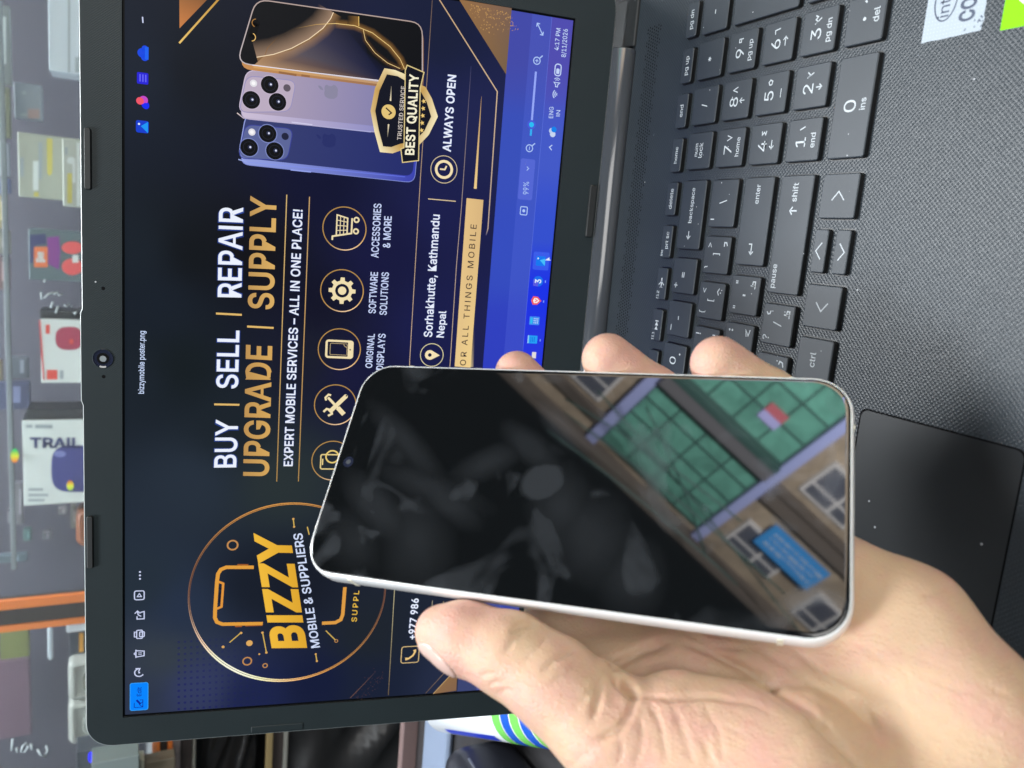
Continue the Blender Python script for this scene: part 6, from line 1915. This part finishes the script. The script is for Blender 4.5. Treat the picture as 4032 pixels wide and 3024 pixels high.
pink = 1.0 * near((-42, 24, -2), 17) + .9 * near((44, -6, -2), 15) + .9 * near((44, -36, -2), 15) + .9 * near((42, 26, -4), 14) + .55 * near((-66, -46, 2), 22) + .35 * near((-30, -100, -8), 16) + .3 * near((-60, -4, -2), 14)
pink = np.clip(pink, 0, 1)
m = MT['skin'] = bpy.data.materials.new('skin')
m.use_nodes = True
b = bsdf(m)
at_ = N(m, 'ShaderNodeAttribute', _attribute_name='Col')
co = obj_coords(m)
no = N(m, 'ShaderNodeTexNoise', Scale=75.0, Detail=4.0, Roughness=0.65); LK(m, co, no.inputs['Vector'])
nf = N(m, 'ShaderNodeTexNoise', Scale=420.0, Detail=3.0); LK(m, co, nf.inputs['Vector'])
sp = N(m, 'ShaderNodeSeparateColor'); LK(m, at_.outputs['Color'], sp.inputs[0])
mr = N(m, 'ShaderNodeMapRange'); LK(m, no.outputs['Fac'], mr.inputs[0]); mr.inputs[1].default_value = .38; mr.inputs[2].default_value = .66; mr.inputs[3].default_value = -.3; mr.inputs[4].default_value = .62
pk = math_node(m, 'ADD', sp.outputs[0], mr.outputs[0])
pkc = N(m, 'ShaderNodeClamp'); LK(m, pk, pkc.inputs[0])
c1 = mixc(m, pkc.outputs[0], (0.545, 0.385, 0.255), (0.56, 0.32, 0.26))
c2 = mixc(m, math_node(m, 'MULTIPLY', nf.outputs['Fac'], 0.22), c1, (0.50, 0.30, 0.21))
LK(m, c2, b.inputs['Base Color'])
b.inputs['Roughness'].default_value = 0.46
b.inputs['Specular IOR Level'].default_value = 0.35
b.inputs['Subsurface Weight'].default_value = 0.35
b.inputs['Subsurface Radius'].default_value = (1.0, 0.35, 0.18)
b.inputs['Subsurface Scale'].default_value = 0.004
vo = N(m, 'ShaderNodeTexVoronoi', Scale=900.0); vo.feature = 'DISTANCE_TO_EDGE'; LK(m, co, vo.inputs['Vector'])
mpn = N(m, 'ShaderNodeMapping'); mpn.inputs['Rotation'].default_value = (.4, .3, .9); mpn.inputs['Scale'].default_value = (1, .22, .6); LK(m, co, mpn.inputs['Vector'])
nl = N(m, 'ShaderNodeTexNoise', Scale=260.0, Detail=4.0, Roughness=.7); LK(m, mpn.outputs[0], nl.inputs['Vector'])
hh = math_node(m, 'ADD', math_node(m, 'MULTIPLY', vo.outputs['Distance'], .5), nl.outputs['Fac'])
bp = N(m, 'ShaderNodeBump', Strength=0.6, Distance=0.0008); LK(m, hh, bp.inputs['Height']); LK(m, bp.outputs[0], b.inputs['Normal'])

hand = bpy.data.objects.new('hand', None)
bpy.data.objects.remove(hand)
WV = P2W(HV); hb0 = P2W((-62, -106, -24))
me = bpy.data.meshes.new('hand')
me.from_pydata(((WV - hb0) * MM).tolist(), [], HF.tolist())
me.polygons.foreach_set('use_smooth', [True] * len(me.polygons))
at_l = me.color_attributes.new('Col', 'FLOAT_COLOR', 'POINT')
at_l.data.foreach_set('color', np.stack([pink, pink * 0, pink * 0, pink * 0 + 1], 1).ravel())
me.materials.append(MT['skin'])
hand = bpy.data.objects.new('hand', me); C.objects.link(hand)
hand.location = hb0 * MM
tag(hand, 'bare left hand holding the white framed smartphone, thumb along its edge', 'hand')
sm = hand.modifiers.new('smooth', 'SMOOTH'); sm.factor = .5; sm.iterations = 2


# nails: plates bent over the finger ends
def nail(center, out_dir, along, half_l, half_w, name='thumb_nail', lift=0.25):
    o_ = np.array(out_dir, float); o_ /= np.linalg.norm(o_)
    l_ = np.array(along, float); l_ -= o_ * (l_ @ o_); l_ /= np.linalg.norm(l_)
    w_ = np.cross(o_, l_)
    G, nu, nv = [], 22, 16
    for j in range(nv + 1):
        for i in range(nu + 1):
            u, v = 2 * i / nu - 1, 2 * j / nv - 1
            k = math.sqrt(max(0, 1 - .5 * v * v)); k2 = math.sqrt(max(0, 1 - .5 * u * u))
            G.append(np.array(center) + l_ * (u * k * half_l) + w_ * (v * k2 * half_w) + o_ * 9)
    G = np.array(G, np.float32)
    t = np.zeros(len(G), np.float32)
    for _ in range(40):
        t += np.minimum(hand_sdf(G - o_.astype(np.float32) * t[:, None]), 2.0) * .9
        t = np.minimum(t, 16)
    S = G - o_ * t[:, None]
    U = np.array([2 * i / nu - 1 for j in range(nv + 1) for i in range(nu + 1)]); Vv = np.array([2 * j / nv - 1 for j in range(nv + 1) for i in range(nu + 1)])
    r_ = np.maximum(np.abs(U), np.abs(Vv))
    top = S + o_ * (lift + .35 * (1 - r_[:, None] ** 4))
    bot = S - o_ * .5
    q = MB(); n0 = len(S)
    F_ = []
    for j in range(nv):
        for i in range(nu):
            a = j * (nu + 1) + i
            F_.append((a, a + 1, a + nu + 2, a + nu + 1)); F_.append((n0 + a, n0 + a + nu + 1, n0 + a + nu + 2, n0 + a + 1))
    bd = [i for i in range(nu)] + [j * (nu + 1) + nu for j in range(nv)] + [nv * (nu + 1) + nu - i for i in range(nu)] + [(nv - j) * (nu + 1) for j in range(nv)]
    for k in range(len(bd)):
        a, b_ = bd[k], bd[(k + 1) % len(bd)]
        F_.append((a, n0 + a, n0 + b_, b_))
    q.add([tuple(x) for x in P2W(top)] + [tuple(x) for x in P2W(bot)], F_, None, 0, True)
    o = q.build(name, MT['nail'], hand, tuple(hb0)); fix_normals(o)
    return o


MT['nail'] = mat('finger_nail', (0.56, 0.385, 0.335), 0.25, spec=0.5)
nail((-50.6, 27.6, -7.0), (-.84, .22, .50), (.12, 1, -.1), 7.2, 5.6)
